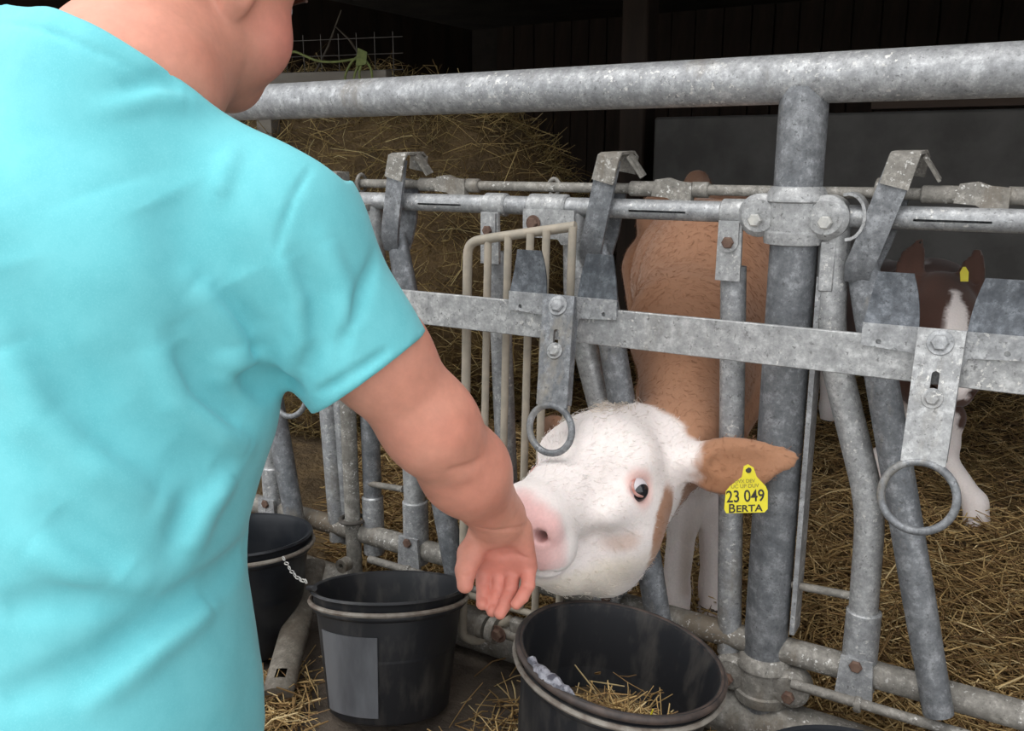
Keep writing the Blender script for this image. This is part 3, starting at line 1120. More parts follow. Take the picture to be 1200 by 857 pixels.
# big bucket under the calf chin
bc3 = A(-0.158, -0.285, 0.004)
R3, H3 = 0.136, 0.245
lean3 = (tuple(FH), math.radians(9))
b3 = bucket('big black bucket with straw in it under the calf chin', bc3, R3, 0.108, H3, lean3, 'black_plastic_worn')
m = MB()
for i in range(40):
    pass
m.tube([((R3 + 0.003) * math.cos(a), (R3 + 0.003) * math.sin(a), H3 - 0.004) for a in np.linspace(0, 6.28319, 60, endpoint=False)], 0.0058, 10, closed=True)
m.build('rubber_rim', 'rim_rubber', b3, local=True)
a3 = math.atan2(-FH[1], -FH[0])
m = MB()
m.tube([((R3 - 0.001) * math.cos(a), (R3 - 0.001) * math.sin(a), H3 + 0.001 + 0.002 * math.sin(a * 37)) for a in np.linspace(a3 - 1.25, a3 - 0.55, 16)], [0.001, 0.004, 0.0065, 0.005, 0.006, 0.008, 0.0075, 0.009, 0.0075, 0.009, 0.008, 0.0075, 0.006, 0.005, 0.003, 0.001], 8)
m.build('milk_residue', 'milk_residue', b3, local=True)
b1 = bucket('black bucket half hidden by the turquoise shirt', A(-0.915, -0.225, 0.0), 0.125, 0.100, 0.215, (tuple(CR), math.radians(-6)))
b4 = bucket('black bucket under the headlock panel of the dark brown calf', A(0.185, -0.275, 0.0), 0.130, 0.104, 0.160)
bpy.context.view_layer.update()

# chain between the two left buckets
t = thing('chain', 'thin pale chain hanging between two black buckets', 'chain', tuple(at(343, 668, 1.52)))
ca, cb = at(331, 652, 1.53), at(360, 682, 1.45)
for i in range(9):
    q = (i + 0.5) / 9
    c = ca + (cb - ca) * q + A(0, 0, -0.012) * math.sin(q * math.pi)
    d = nrm(cb - ca)
    s_ = nrm(np.cross(d, A(0, 0, 1)) if i % 2 else np.cross(np.cross(d, A(0, 0, 1)), d))
    MB().tube([c + d * 0.0052 * math.cos(a) + s_ * 0.0030 * math.sin(a) for a in np.linspace(0, 6.283, 10, endpoint=False)], 0.0010, 6, closed=True).build('chain_link', 'bright_bolt', t)

# ------------------------------------------------------------------ calves
WHITE = A(0.87, 0.79, 0.755)
TAN = A(0.40, 0.205, 0.118)
DTAN = A(0.32, 0.145, 0.070)
PINK = A(0.72, 0.40, 0.38)


class Frame:
    def __init__(s, o, X, Y, Z, sc=(1, 1, 1)):
        s.o = np.asarray(o, float)
        s.M = np.stack([nrm(X), nrm(Y), nrm(Z)])
        s.s = np.asarray(sc, float)

    def __call__(s, x, y, z):
        return s.o + s.M.T @ (A(x, y, z) * s.s)

    def d(s, x, y, z):
        return s.M.T @ A(x, y, z)

    def inv(s, P):
        return ((P - s.o) @ s.M.T) / s.s


def calf_head(S, H, ear_tips, earw=0.040):
    """head in frame H: x to the side, y from poll to nose, z out of the forehead"""
    e = lambda c, r, kk=0.03, op='u', M=None: S.ell(H(*c), A(*r) * H.s, H.M if M is None else M, kk, op)
    g = float(H.s.mean())
    cn = lambda a, b, r1, r2, kk=0.03, op='u': S.cone(H(*a), H(*b), r1 * g, r2 * g, kk, op)
    e((0, 0.088, -0.076), (0.084, 0.100, 0.080))
    e((0, 0.030, -0.030), (0.048, 0.042, 0.036), 0.035)
    e((0, 0.130, -0.030), (0.060, 0.070, 0.030), 0.03)
    cn((0, 0.14, -0.070), (0, 0.285, -0.080), 0.066, 0.047)
    e((0, 0.318, -0.088), (0.052, 0.046, 0.046), 0.03)
    cn((0, 0.11, -0.145), (0, 0.245, -0.142), 0.056, 0.031)
    cn((0, 0.240, -0.148), (0, 0.290, -0.138), 0.030, 0.023, 0.03)
    e((0.008, 0.128, -0.180), (0.040, 0.062, 0.038), 0.05)
    e((0.0, 0.195, -0.158), (0.028, 0.055, 0.024), 0.05)
    for sx in (-1, 1):
        e((sx * 0.060, 0.125, -0.046), (0.022, 0.036, 0.020), 0.03)
        e((sx * 0.052, 0.135, -0.118), (0.036, 0.065, 0.058), 0.03)
        e((sx * 0.060, 0.190, -0.085), (0.018, 0.045, 0.018), 0.03)
        e((sx * 0.028, 0.312, -0.108), (0.028, 0.040, 0.026), 0.018)
        e((sx * 0.032, 0.332, -0.074), (0.023, 0.022, 0.019), 0.014)
        # eye socket, nostril, mouth line
        e((sx * 0.081, 0.158, -0.070), (0.0125, 0.0165, 0.0125), 0.009, 's')
        S.chain([H(sx * 0.043, 0.368, -0.080), H(sx * 0.037, 0.345, -0.080), H(sx * 0.028, 0.315, -0.082)], [0.0105, 0.0085, 0.0065], 0.005, 's')
        S.chain([H(sx * 0.062, 0.235, -0.126), H(sx * 0.052, 0.285, -0.126), H(sx * 0.036, 0.340, -0.126), H(0, 0.356, -0.124)], [0.002, 0.005, 0.0055, 0.005], 0.007, 's')
    for sx, tip, wdir in ear_tips:
        b0 = H(sx * 0.074, 0.045, -0.058)
        d = nrm(tip - b0)
        L = np.linalg.norm(tip - b0)
        w = nrm(wdir - d * np.dot(wdir, d))
        th = nrm(np.cross(d, w))
        M = np.stack([d, w, th])
        S.cone(b0, b0 + d * L * 0.30, 0.030, 0.020, 0.02)
        S.ell(b0 + d * L * 0.46 - w * 0.008, (L * 0.36, earw * 1.08, 0.0100), M, 0.016)
        S.ell(b0 + d * L * 0.64 + w * 0.005, (L * 0.365, earw * 0.62, 0.0085), M, 0.012)
        S.ell(b0 + d * L * 0.60 - w * 0.004 + th * np.sign(-np.dot(th, CF)) * 0.013, (L * 0.26, earw * 0.5, 0.009), M, 0.008, 's')


def leg(S, pts, rs, k=0.02):
    S.chain([np.asarray(p, float) for p in pts], rs, k)


def eye_parts(parent, H, sx, r=0.0190, look=None):
    c = H(sx * 0.0705, 0.157, -0.0700)
    out = nrm(H.d(sx * 0.86, 0.20, 0.46))
    U = nrm(np.cross(out, H.d(0, 1, 0)))
    W = np.cross(U, out)
    pr = [(0.0005, -r)] + [(r * math.sin(a), -r * math.cos(a)) for a in np.linspace(0.3, 2.9, 14)] + [(0.0005, r)]
    eb = MB().lathe(pr, 28, c, U, W, out).build('eyeball', 'eyeball_white', parent)
    lk = nrm(out if look is None else look)
    U2 = nrm(np.cross(lk, A(0, 0, 1)))
    W2 = np.cross(U2, lk)
    ri = r * 1.03
    pr = [(ri * math.sin(a), ri * math.cos(a)) for a in np.linspace(0.76, 0.02, 8)]
    MB().lathe(pr, 24, c, U2, W2, lk).build('iris', 'iris', eb)
    m = MB()
    nn = 22
    ringp = []
    for q in range(nn):
        a = 2 * math.pi * q / nn
        ringp.append(c + out * r * 0.58 + H.d(0, 1, 0) * 0.0172 * math.cos(a) + nrm(np.cross(out, H.d(0, 1, 0))) * 0.0128 * math.sin(a))
    m.tube(ringp, 0.0023, 8, closed=True)
    m.build('eyelid', 'eye_rim', parent)


FLOOR = 0.035


def build_white_calf():
    ho_ = CAM + (A(-0.216, -0.040, 0.533) - CAM) * 1.046
    H = Frame(ho_, (0.989, -0.115, 0.092), (-0.114, -0.993, -0.021), (-0.094, -0.010, 0.996), (1.18, 0.94, 1.28))
    t = thing('calf', 'white-faced tan calf with a yellow ear tag, head through the fence', 'calf', (-0.25, 0.5, FLOOR), 'calves in the pen')
    S = SDF()
    eR = at(936, 543, 1.268)
    eL = at(636, 500, 1.62)
    calf_head(S, H, [(1, eR, CU + CR * 0.1), (-1, eL, CU)])
    # neck, trunk
    NF = A(-0.165, 0.045, 0.465)
    sh = at(833, 345, 1.80)
    br = at(822, 326, 2.10)
    hp = at(816, 298, 2.42)
    ax = nrm((sh - hp) * A(1, 1, 0))
    lat = A(ax[1], -ax[0], 0)
    MBm = np.stack([ax, lat, A(0, 0, 1)])
    S.cone(H(0, 0.065, -0.115), NF, 0.080, 0.064, 0.03)
    S.cone(NF, at(806, 385, 1.64), 0.064, 0.098, 0.03)
    S.cone(at(806, 385, 1.64), sh + A(0, 0, 0.02), 0.098, 0.135, 0.05)
    S.cone(NF + A(0, 0.03, -0.02), sh + A(0, 0, -0.10), 0.055, 0.12, 0.05)
    S.ell(sh, (0.17, 0.135, 0.185), MBm, 0.05)
    S.ell(br, (0.30, 0.165, 0.185), MBm, 0.05)
    S.ell(hp, (0.19, 0.155, 0.180), MBm, 0.05)
    S.cone(hp - ax * 0.05 + A(0, 0, 0.13), hp - ax * 0.14 + A(0, 0, 0.185), 0.05, 0.035, 0.03)
    for s_ in (-1, 1):
        S.ell(hp + lat * s_ * 0.11 + A(0, 0, 0.10), (0.08, 0.05, 0.06), MBm, 0.05)
    tl = hp - ax * 0.19 + A(0, 0, 0.14)
    S.chain([tl, tl - ax * 0.04 + A(0, 0, -0.15), tl - ax * 0.03 + A(0, 0, -0.38)], [0.022, 0.016, 0.012], 0.02)
    feet = []
    S.cone(sh + A(0, 0, -0.05), at(812, 545, 1.72), 0.125, 0.082, 0.04)
    for s_, q in ((-1, at(792, 672, 1.69)), (1, at(838, 660, 1.72))):
        top = sh * 0.4 + at(812, 545, 1.72) * 0.6 + lat * s_ * 0.055
        fe = A(q[0], q[1], 0.095)
        kn = A(q[0], q[1], 0.245) * 0.9 + top * 0.1
        ho = fe + ax * 0.02 + A(0, 0, -0.045)
        leg(S, [top, kn + A(0, 0, 0.06), kn, kn + A(0, 0, -0.03), fe, ho], [0.070, 0.040, 0.034, 0.027, 0.025, 0.031])
        feet.append(ho)
        topb = hp + lat * s_ * 0.085 - ax * 0.03 + A(0, 0, -0.05)
        kb = A(topb[0], topb[1], 0) + ax * 0.08 + A(0, 0, 0.40)
        hk = A(topb[0], topb[1], 0) - ax * 0.11 + A(0, 0, 0.29)
        fb_ = A(topb[0], topb[1], 0) - ax * 0.07 + A(0, 0, 0.10)
        hb_ = fb_ + ax * 0.03 + A(0, 0, -0.05)
        leg(S, [topb, kb, hk, fb_, hb_], [0.115, 0.075, 0.034, 0.025, 0.030])
        feet.append(hb_)
    V, Q = S.mesh(A(-0.9, -0.50, 0.0), A(0.35, 1.55, 1.05), 0.0055)
    # coat pattern
    L = H.inv(V)
    c = np.tile(TAN, (len(V), 1))
    c = lerpc(c, DTAN, smooth01(vnoise(V, 7, 8), 0.45, 0.8) * 0.7)
    x, y, z = L[:, 0], L[:, 1], L[:, 2]
    wob = (vnoise(V, 30, 3) - 0.5) * 0.030 + (vnoise(V, 90, 9) - 0.5) * 0.012
    inhead = smooth01(y + wob - 0.006 - 0.28 * np.maximum(x, 0), -0.004, 0.008) * smooth01(0.118 - np.abs(x) + wob, 0, 0.016) * (V[:, 1] < 0.05)
    c = lerpc(c, WHITE, inhead)
    # tan patch on the cheek behind the eye
    pr = np.hypot((y - 0.112 + 0.35 * (z + 0.13)) / 0.034, (z + 0.128) / 0.050) + wob * 10
    c = lerpc(c, TAN * 1.05, (1 - smooth01(pr, 0.85, 1.1)) * (x > 0.03) * inhead)
    c = lerpc(c, TAN * 1.2, (1 - smooth01(np.hypot((y - 0.19) / 0.025, (z + 0.125) / 0.018) + wob * 14, 0.3, 1.1)) * 0.45 * (x > 0.03))
    # tan throat behind the jaw
    c = lerpc(c, TAN, smooth01(0.050 - y + wob, 0, 0.02) * smooth01(-z, 0.10, 0.12) * (V[:, 1] < 0.05) * (z > -0.4))
    # cream lower jaw, pink muzzle and eye surround
    c = lerpc(c, A(0.86, 0.76, 0.61), smooth01(-z, 0.135, 0.155) * smooth01(y, 0.10, 0.2) * inhead * 0.6)
    c = lerpc(c, PINK, smooth01(y + wob * 0.7, 0.312, 0.350) * (z > -0.118) * 0.85)
    for sx in (-1, 1):
        de = np.linalg.norm((L - A(sx * 0.078, 0.158, -0.068)) / A(1, 1.1, 1), axis=1)
        c = lerpc(c, A(0.70, 0.40, 0.35), (1 - smooth01(de, 0.016, 0.030)) * 0.75)
    # belly, brisket and lower legs white
    c = lerpc(c, WHITE, smooth01(0.36 + wob * 2 - V[:, 2], 0, 0.05) * (V[:, 1] > 0.0))
    c = lerpc(c, A(0.50, 0.40, 0.31), smooth01(vnoise(V, 22, 5), 0.5, 0.85) * (V[:, 2] < 0.40) * (V[:, 1] > 0.03) * 0.55)
    # whitish fleck at the ear root
    b0 = H(0.100, 0.045, -0.045)
    de = np.linalg.norm(V - b0, axis=1)
    c = lerpc(c, WHITE, (1 - smooth01(de + wob, 0.018, 0.030)) * 0.8)
    organic('body', V, Q, 'calf_coat', t, c)
    # short lying coat hairs on the head, neck and shoulders, and the whorl on the forehead
    va, vb, vc = V[Q[:, 0]], V[Q[:, 1]], V[Q[:, 2]]
    nf = np.cross(vb - va, vc - va)
    nf /= np.linalg.norm(nf, axis=1)[:, None] + 1e-12
    Lq = L[Q[:, 0]]
    cand = np.where((va[:, 1] < 1.3) & ((va - CAM) * nf).sum(1).__lt__(0) & (Lq[:, 1] < 0.30))[0]
    cand = cand[(np.linalg.norm(Lq[cand] - A(0.075, 0.157, -0.07), axis=1) > 0.030) & (np.linalg.norm(Lq[cand] - A(-0.075, 0.157, -0.07), axis=1) > 0.030)]
    pick = rng.choice(cand, 22000)
    nn_, pos, cc = nf[pick], va[pick] + rng.uniform(-0.003, 0.003, (22000, 3)), c[Q[pick, 0]]
    inh = Lq[pick][:, 1] > 0.0
    flow = np.where(inh[:, None], -H.d(0, 1, 0)[None] + H.d(0, 0, -0.3)[None], A(0.15, 0.5, -0.8)[None]) + rng.normal(0, 0.22, (22000, 3))
    flow -= nn_ * (flow * nn_).sum(1)[:, None]
    flow /= np.linalg.norm(flow, axis=1)[:, None]
    dh = flow * 0.99 + nn_ * 0.10
    ln = rng.uniform(0.005, 0.010, 22000)
    o = strands('coat_hair', pos + nn_ * 0.0006 + dh * ln[:, None] * 0.35, dh, ln, np.full(22000, 0.00030), np.clip(cc * rng.uniform(0.93, 1.12, (22000, 1)), 0, 0.9), 'straw', t, 0.4)
    tag(o, kind='stuff')
    nfh = 200
    th_ = rng.uniform(0, 2 * math.pi, nfh)
    rr_ = np.abs(rng.normal(0, 0.020, nfh)) + 0.002
    lx, ly = rr_ * np.cos(th_) * 0.9, 0.062 + rr_ * np.sin(th_) * 1.5
    pos = np.array([S.march(H(a_, b_, 0.09), -H.d(0, 0, 1)) for a_, b_ in zip(lx, ly)])
    dd = np.stack([H.d(math.cos(q_ + 0.9), math.sin(q_ + 0.9) * 1.0 + 0.8, 0.06) for q_ in th_])
    dd /= np.linalg.norm(dd, axis=1)[:, None]
    ln = rng.uniform(0.010, 0.022, nfh)
    o = strands('forehead_tuft', pos + dd * ln[:, None] * 0.4, dd, ln, np.full(nfh, 0.00045), A(0.80, 0.70, 0.60) * rng.uniform(0.75, 1.08, (nfh, 1)), 'straw', t, 0.7)
    tag(o, kind='stuff')
    eye_parts(t, H, 1, look=cdir(0.52, -0.24, -0.80))
    eye_parts(t, H, -1)
    for ho in feet:
        MB().lathe([(0.026, 0.0), (0.034, 0.0), (0.034, 0.006), (0.028, 0.035), (0.01, 0.04)], 18, (ho[0], ho[1], FLOOR - 0.005)).build('hoof', 'hoof', t)
    # ear tag: faces the viewer, hangs from a stud in the ear
    X = nrm(cdir(1.0, 0.06, -0.10))
    Y = nrm(CU - X * np.dot(CU, X) + CF * -0.1)
    Y = nrm(Y - X * np.dot(Y, X))
    Zt = np.cross(X, Y)
    if np.dot(Zt, CF) > 0: Zt = -Zt
    s_ = 1.262 / FPX
    tc = at(874, 575, 1.262)
    px = [(-24, -26), (20, -27), (24, -23), (25, -2), (23, 4), (13, 16), (10, 27), (4, 31), (-1, 29), (-4, 16), (-18, 6), (-23, 0), (-26, -21)]
    tg = MB().plate([(a * s_, b_ * s_) for a, b_ in px], tc, X, Y, 0.0022).build('ear_tag', 'tag_yellow', t, 'yellow ear tag')
    MB().cyl(at(877, 551, 1.2605), at(877, 551, 1.257), 0.0042, 16).build('stud', 'tag_ink', tg)

    def text(body, px_, py_, size, mat, sx=1.0, shear=0.0):
        cu = bpy.data.curves.new('lettering', 'FONT')
        cu.body = body
        cu.size = 1.0
        cu.align_x = 'CENTER'
        cu.shear = shear
        cu.offset = {20: 0.012, 11.5: 0.022}.get(size, 0.012)
        tmp = bpy.data.objects.new('tmp', cu)
        col.objects.link(tmp)
        bpy.context.view_layer.update()
        me = bpy.data.meshes.new_from_object(tmp.evaluated_get(bpy.context.evaluated_depsgraph_get()))
        bpy.data.objects.remove(tmp)
        o = tc + X * px_ * s_ + Y * py_ * s_ + Zt * 0.0016 - root_loc(t)
        k = size * s_
        for v in me.vertices:
            p = o + X * v.co.x * k * sx + Y * v.co.y * k
            v.co = p
        me.name = 'lettering'
        return link_mesh('lettering', me, mat, tg)
    text('23 049', -1, -13, 20, 'tag_ink', 0.80)
    text('B', -17.5, -25.5, 15, 'tag_ink', 1.0, 0.05)
    text('ERTA', 2.5, -25, 11.5, 'tag_ink', 1.12, 0.05)
    text('UVX DEV', -1, 9.5, 6, 'tag_ink_faded', 0.95)
    text('UC UP DUV', -1, 3.5, 6.5, 'tag_ink_faded', 0.95)
    return H


HW = build_white_calf()


def build_dark_calf():
    DK = A(0.085, 0.042, 0.030)
    t = thing('calf', 'dark brown calf with white socks and a white blaze behind the fence', 'calf', (0.05, 1.3, FLOOR), 'calves in the pen')
    S = SDF()
    P0 = at(1108, 318, 2.16)
    NO = at(1128, 420, 1.92)
    n = nrm(NO - P0)
    l = CR - n * np.dot(CR, n)
    l = nrm(l)
    u = np.cross(l, n)
    if np.dot(u, CF) > 0: u = -u
    H = Frame(P0, l, n, u)
    calf_head(S, H, [(1, at(1143, 290, 2.14), CR), (-1, at(1076, 278, 2.20), CR)], 0.030)
    sh = at(1085, 390, 2.34)
    hp = at(1020, 365, 2.80)
    ax = nrm((sh - hp) * A(1, 1, 0))
    lat = A(ax[1], -ax[0], 0)
    M = np.stack([ax, lat, A(0, 0, 1)])
    S.cone(H(0, 0.07, -0.09), sh + A(0, 0, 0.06), 0.075, 0.13, 0.05)
    S.ell(sh, (0.17, 0.13, 0.17), M, 0.05)
    S.ell((sh + hp) / 2, (0.30, 0.155, 0.17), M, 0.05)
    S.ell(hp, (0.18, 0.145, 0.17), M, 0.05)
    tl = hp - ax * 0.18 + A(0, 0, 0.12)
    S.chain([tl, tl - ax * 0.05 + A(0, 0, -0.15), tl - ax * 0.04 + A(0, 0, -0.36)], [0.022, 0.015, 0.012], 0.02)
    feet = []
    for s_, q in ((1, at(1140, 612, 2.14)), (-1, at(1022, 560, 2.42))):
        top = sh + lat * s_ * 0.08 + A(0, 0, -0.06)
        fe = A(q[0], q[1], 0.10)
        kn = fe * 0.62 + top * 0.38
        kn = kn + ax * 0.015
        ho = fe + ax * 0.02 + A(0, 0, -0.045)
        leg(S, [top, kn + A(0, 0, 0.07), kn, kn + A(0, 0, -0.03), fe, ho], [0.07, 0.038, 0.033, 0.027, 0.025, 0.031])
        feet.append(ho)
    for s_ in (-1, 1):
        topb = hp + lat * s_ * 0.085 + A(0, 0, -0.05)
        g = A(topb[0], topb[1], 0)
        fb_ = g - ax * 0.07 + A(0, 0, 0.10)
        leg(S, [topb, g + ax * 0.07 + A(0, 0, 0.38), g - ax * 0.11 + A(0, 0, 0.28), fb_, fb_ + ax * 0.03 + A(0, 0, -0.05)], [0.11, 0.07, 0.034, 0.025, 0.03])
        feet.append(fb_ + ax * 0.03 + A(0, 0, -0.05))
    V, Q = S.mesh(A(-0.75, 0.55, 0.0), A(0.6, 2.25, 1.0), 0.0085)
    L = H.inv(V)
    wob = (vnoise(V, 30, 3) - 0.5) * 0.03
    c = np.tile(DK, (len(V), 1))
    c = lerpc(c, DK * 1.5, smooth01(vnoise(V, 9, 2), 0.5, 0.8))
    bl = smooth01(0.012 + 0.018 * smooth01(L[:, 1], 0.11, 0.17) + wob * 0.5 - np.abs(L[:, 0] - 0.008), 0, 0.006) * smooth01(L[:, 1], 0.085, 0.10) * (L[:, 2] > -0.09)
    c = lerpc(c, WHITE, bl)
    c = lerpc(c, WHITE, smooth01(0.285 + wob * 2 - V[:, 2], 0, 0.012))
    wf = np.linalg.norm(V - (sh + A(0, 0, 0.165) + lat * 0.02), axis=1)
    c = lerpc(c, WHITE, 1 - smooth01(wf + wob, 0.02, 0.035))
    organic('body', V, Q, 'calf_coat', t, c)
    for sx in (-1, 1): eye_parts(t, H, sx)
    for ho in feet:
        MB().lathe([(0.026, 0.0), (0.034, 0.0), (0.034, 0.006), (0.028, 0.035), (0.01, 0.04)], 18, (ho[0], ho[1], FLOOR - 0.005)).build('hoof', 'hoof', t)
    MB().plate([(-0.009, -0.016), (0.009, -0.016), (0.010, 0.006), (0.003, 0.018), (-0.003, 0.018), (-0.010, 0.006)], at(1130, 322, 2.09), CR, CU, 0.002).build('ear_tag', 'tag_yellow', t, 'small yellow ear tag')


build_dark_calf()

# ------------------------------------------------------------------ the child
def fold_field(S, folds, gain=1.0):
    """displacement made of soft ridges and valleys that run along lines on the surface"""
    polys = []
    for amp, w, pts in folds:
        pp = [S.march(CAM, CF * FPX + CR * (x - CX) + CU * (CY - y), 2.5) for x, y in pts]
        pp = [h for h in pp if h is not None]
        if len(pp) > 1: polys.append((amp * gain, w, np.array(pp, np.float32)))

    def disp(P):
        d = np.zeros(len(P), np.float32)
        for amp, w, pp in polys:
            m_ = ((P > pp.min(0) - 3 * w) & (P < pp.max(0) + 3 * w)).all(1)
            if not m_.any(): continue
            p = P[m_]
            best = np.full(len(p), 9.0, np.float32)
            tt = np.zeros(len(p), np.float32)
            nseg = len(pp) - 1
            for i in range(nseg):
                a, ba = pp[i], pp[i + 1] - pp[i]
                s_ = np.clip((p - a) @ ba / (ba @ ba + 1e-9), 0, 1)
                q = ((p - a - s_[:, None] * ba) ** 2).sum(1)
                u_ = q < best
                best = np.where(u_, q, best)
                tt = np.where(u_, (i + s_) / nseg, tt)
            d[m_] += amp * np.exp(-best / (w * w)) * np.sqrt(np.clip(np.sin(np.pi * np.clip(tt, 0.02, 0.98)), 0, 1))
        return d
    return disp


def build_child():
    t = thing('person', 'child in a turquoise t-shirt seen from behind, holding one hand out to the calf', 'person', (-0.45, -0.8, 0.0))
    SK = A(0.68, 0.305, 0.218)
    B = SDF()
    # trunk
    nb = at(140, 98, 0.82)         # root of the neck
    ch = at(95, 330, 0.86)
    wa = at(95, 600, 0.88)
    pe = at(85, 800, 0.90)
    rs = at(322, 262, 0.85)         # right shoulder
    ls = at(-150, 70, 0.97)        # left shoulder
    B.cone(ch, wa, 0.115, 0.110, 0.05)
    B.cone(wa, pe, 0.110, 0.125, 0.05)
    B.cone(rs, ch, 0.050, 0.10, 0.05)
    B.cone(ls, ch, 0.050, 0.10, 0.05)
    B.cone(nb, ch, 0.062, 0.10, 0.06)
    # head
    hc = at(246, -29, 0.906)
    fw, up = cdir(0.547, -0.175, 0.819), cdir(0.336, 0.942, -0.023)
    up = nrm(up - fw * np.dot(up, fw))
    sd = np.cross(fw, up)
    H = Frame(hc, fw, sd, up)
    B.cone(nb, H(-0.025, 0, -0.045), 0.066, 0.058, 0.04)
    B.cone(nb + CR * 0.03, H(0.02, 0, -0.075), 0.060, 0.045, 0.04)
    B.ell(H(-0.008, 0, 0.030), (0.092, 0.074, 0.088), H.M, 0.03)
    B.ell(H(0.030, 0, -0.030), (0.062, 0.062, 0.075), H.M, 0.03)
    B.cone(H(0.040, 0, -0.080), H(0.066, 0, -0.088), 0.026, 0.019, 0.03)
    B.cone(H(0.0, 0.042, -0.070), H(0.058, 0.012, -0.086), 0.025, 0.019, 0.03)
    B.cone(H(0.0, -0.042, -0.070), H(0.058, -0.012, -0.086), 0.025, 0.019, 0.03)
    for s_ in (-1, 1):
        B.ell(H(0.050, s_ * 0.042, -0.045), (0.034, 0.031, 0.037), H.M, 0.02)
        B.ell(H(0.088, s_ * 0.031, 0.002), (0.014, 0.016, 0.011), H.M, 0.015, 's')
        B.ell(H(-0.012, s_ * 0.073, -0.014), (0.021, 0.007, 0.031), H.M, 0.008)
        B.ell(H(-0.010, s_ * 0.080, -0.010), (0.011, 0.005, 0.018), H.M, 0.006, 's')
    B.cone(H(0.085, 0, 0.004), H(0.097, 0, -0.028), 0.008, 0.0110, 0.012)
    B.ell(H(0.088, 0, -0.031), (0.011, 0.016, 0.009), H.M, 0.008)
    B.ell(H(0.086, 0, -0.058), (0.010, 0.022, 0.007), H.M, 0.006)
    B.ell(H(0.082, 0, -0.070), (0.010, 0.019, 0.007), H.M, 0.006)
    # reaching right arm
    el = at(504, 498, 0.955)
    wr = at(583, 606, 1.105)
    up2 = at(440, 415, 0.905)
    B.chain([rs, up2, el], [0.046, 0.0500, 0.0465], 0.03)
    fo = at(546, 552, 1.02)
    B.chain([el, fo, wr], [0.0465, 0.0455, 0.0325], 0.03)
    # hand: palm towards the viewer, fingers hanging and slightly curled
    Z = 1.140
    pc = at(588, 646, Z)
    B.cone(wr, pc + CU * 0.008, 0.028, 0.020, 0.02)
    for a, b_, r in (((572, 622, 1.122), (566, 664, Z + .004), 0.0125), ((585, 622, 1.122), (583, 666, Z + .006), 0.0125), ((598, 622, 1.122), (601, 667, Z + .004), 0.0125), ((608, 622, 1.118), (618, 664, Z - .004), 0.0130)):
        B.cone(at(*a), at(*b_), r + 0.004, r, 0.012)
    # thumb ball and thumb
    B.chain([at(568, 628, 1.118), at(552, 650, 1.110)], [0.020, 0.0165], 0.014)
    B.chain([at(552, 648, 1.110), at(546, 668, 1.100), at(545, 686, 1.095)], [0.0160, 0.0125, 0.0100], 0.006)
    F = [
        ([(566, 664, Z + .004), (566, 684, Z - .002), (566, 700, Z - .010), (565, 708, Z - .018)], [0.0108, 0.0090, 0.0084, 0.0076]),
        ([(584, 668, Z + .006), (583, 690, Z - .002), (579, 707, Z - .012), (577, 716, Z - .020)], [0.0108, 0.0092, 0.0086, 0.0078]),
        ([(601, 670, Z + .002), (599, 690, Z - .010), (592, 708, Z - .022), (586, 719, Z - .030)], [0.0106, 0.0090, 0.0084, 0.0076]),
        ([(619, 668, Z - .006), (619, 686, Z - .020), (612, 700, Z - .032), (605, 708, Z - .038)], [0.0102, 0.0086, 0.0080, 0.0070]),
    ]
    for pts, rs_ in F:
        B.chain([at(*p) for p in pts], rs_, 0.0022)
    B.ell(at(589, 653, 1.108), (0.017, 0.010, 0.007), np.stack([CR, CU, CF]), 0.012, 's')
    # left arm hanging, out of the picture
    el2, wr2 = ls + A(-0.03, 0.06, -0.24), ls + A(0.03, 0.20, -0.38)
    B.chain([ls, el2, wr2], [0.052, 0.046, 0.030], 0.03)
    hd2 = wr2 + A(0.02, 0.07, -0.02)
    B.cone(wr2, hd2, 0.028, 0.024, 0.015)
    for i in range(4):
        o = A(0.014 * (i - 1.5), 0, 0)
        B.chain([hd2 + o, hd2 + o + A(0.005, 0.03, -0.006), hd2 + o + A(0.006, 0.045, -0.022)], [0.010, 0.0088, 0.0075], 0.003)
    B.chain([wr2 + A(0.02, 0.02, 0), hd2 + A(0.035, 0.0, -0.02)], [0.012, 0.009], 0.006)
    # bent legs
    G = A(pe[0], pe[1], 0)
    fwg = nrm(A(0.25, 1.0, 0))
    sdg = A(fwg[1], -fwg[0], 0)
    soles = []
    for s_ in (-1, 1):
        hip = pe + sdg * s_ * 0.07 + A(0, 0, -0.03)
        kn = hip + fwg * 0.10 + sdg * s_ * 0.03 + A(0, 0, -0.17)
        an = A(hip[0], hip[1], 0) - fwg * 0.02 + sdg * s_ * 0.03 + A(0, 0, 0.075)
        B.chain([hip, kn, an], [0.078, 0.055, 0.036], 0.03)
        soles.append((an, kn, hip))
    B.disp = fold_field(B, CREASES)
    V, Q = B.mesh(A(-1.25, -1.15, 0.0), A(0.05, -0.20, 1.30), 0.0026)
    c = np.tile(SK, (len(V), 1))
    mott = vnoise(V, 22, 4)
    c = lerpc(c, A(0.64, 0.25, 0.175), smooth01(mott, 0.45, 0.8) * 0.5)
    hz = np.linalg.norm(V - at(588, 690, Z), axis=1)
    c = lerpc(c, A(0.66, 0.24, 0.185), (1 - smooth01(hz, 0.05, 0.10)) * 0.75)
    for s_ in (-1, 1):
        c = lerpc(c, A(0.66, 0.235, 0.18), (1 - smooth01(np.linalg.norm(V - H(0.06, s_ * 0.05, -0.04), axis=1), 0.015, 0.055)) * 0.8)
    organic('body', V, Q, 'skin', t, c)
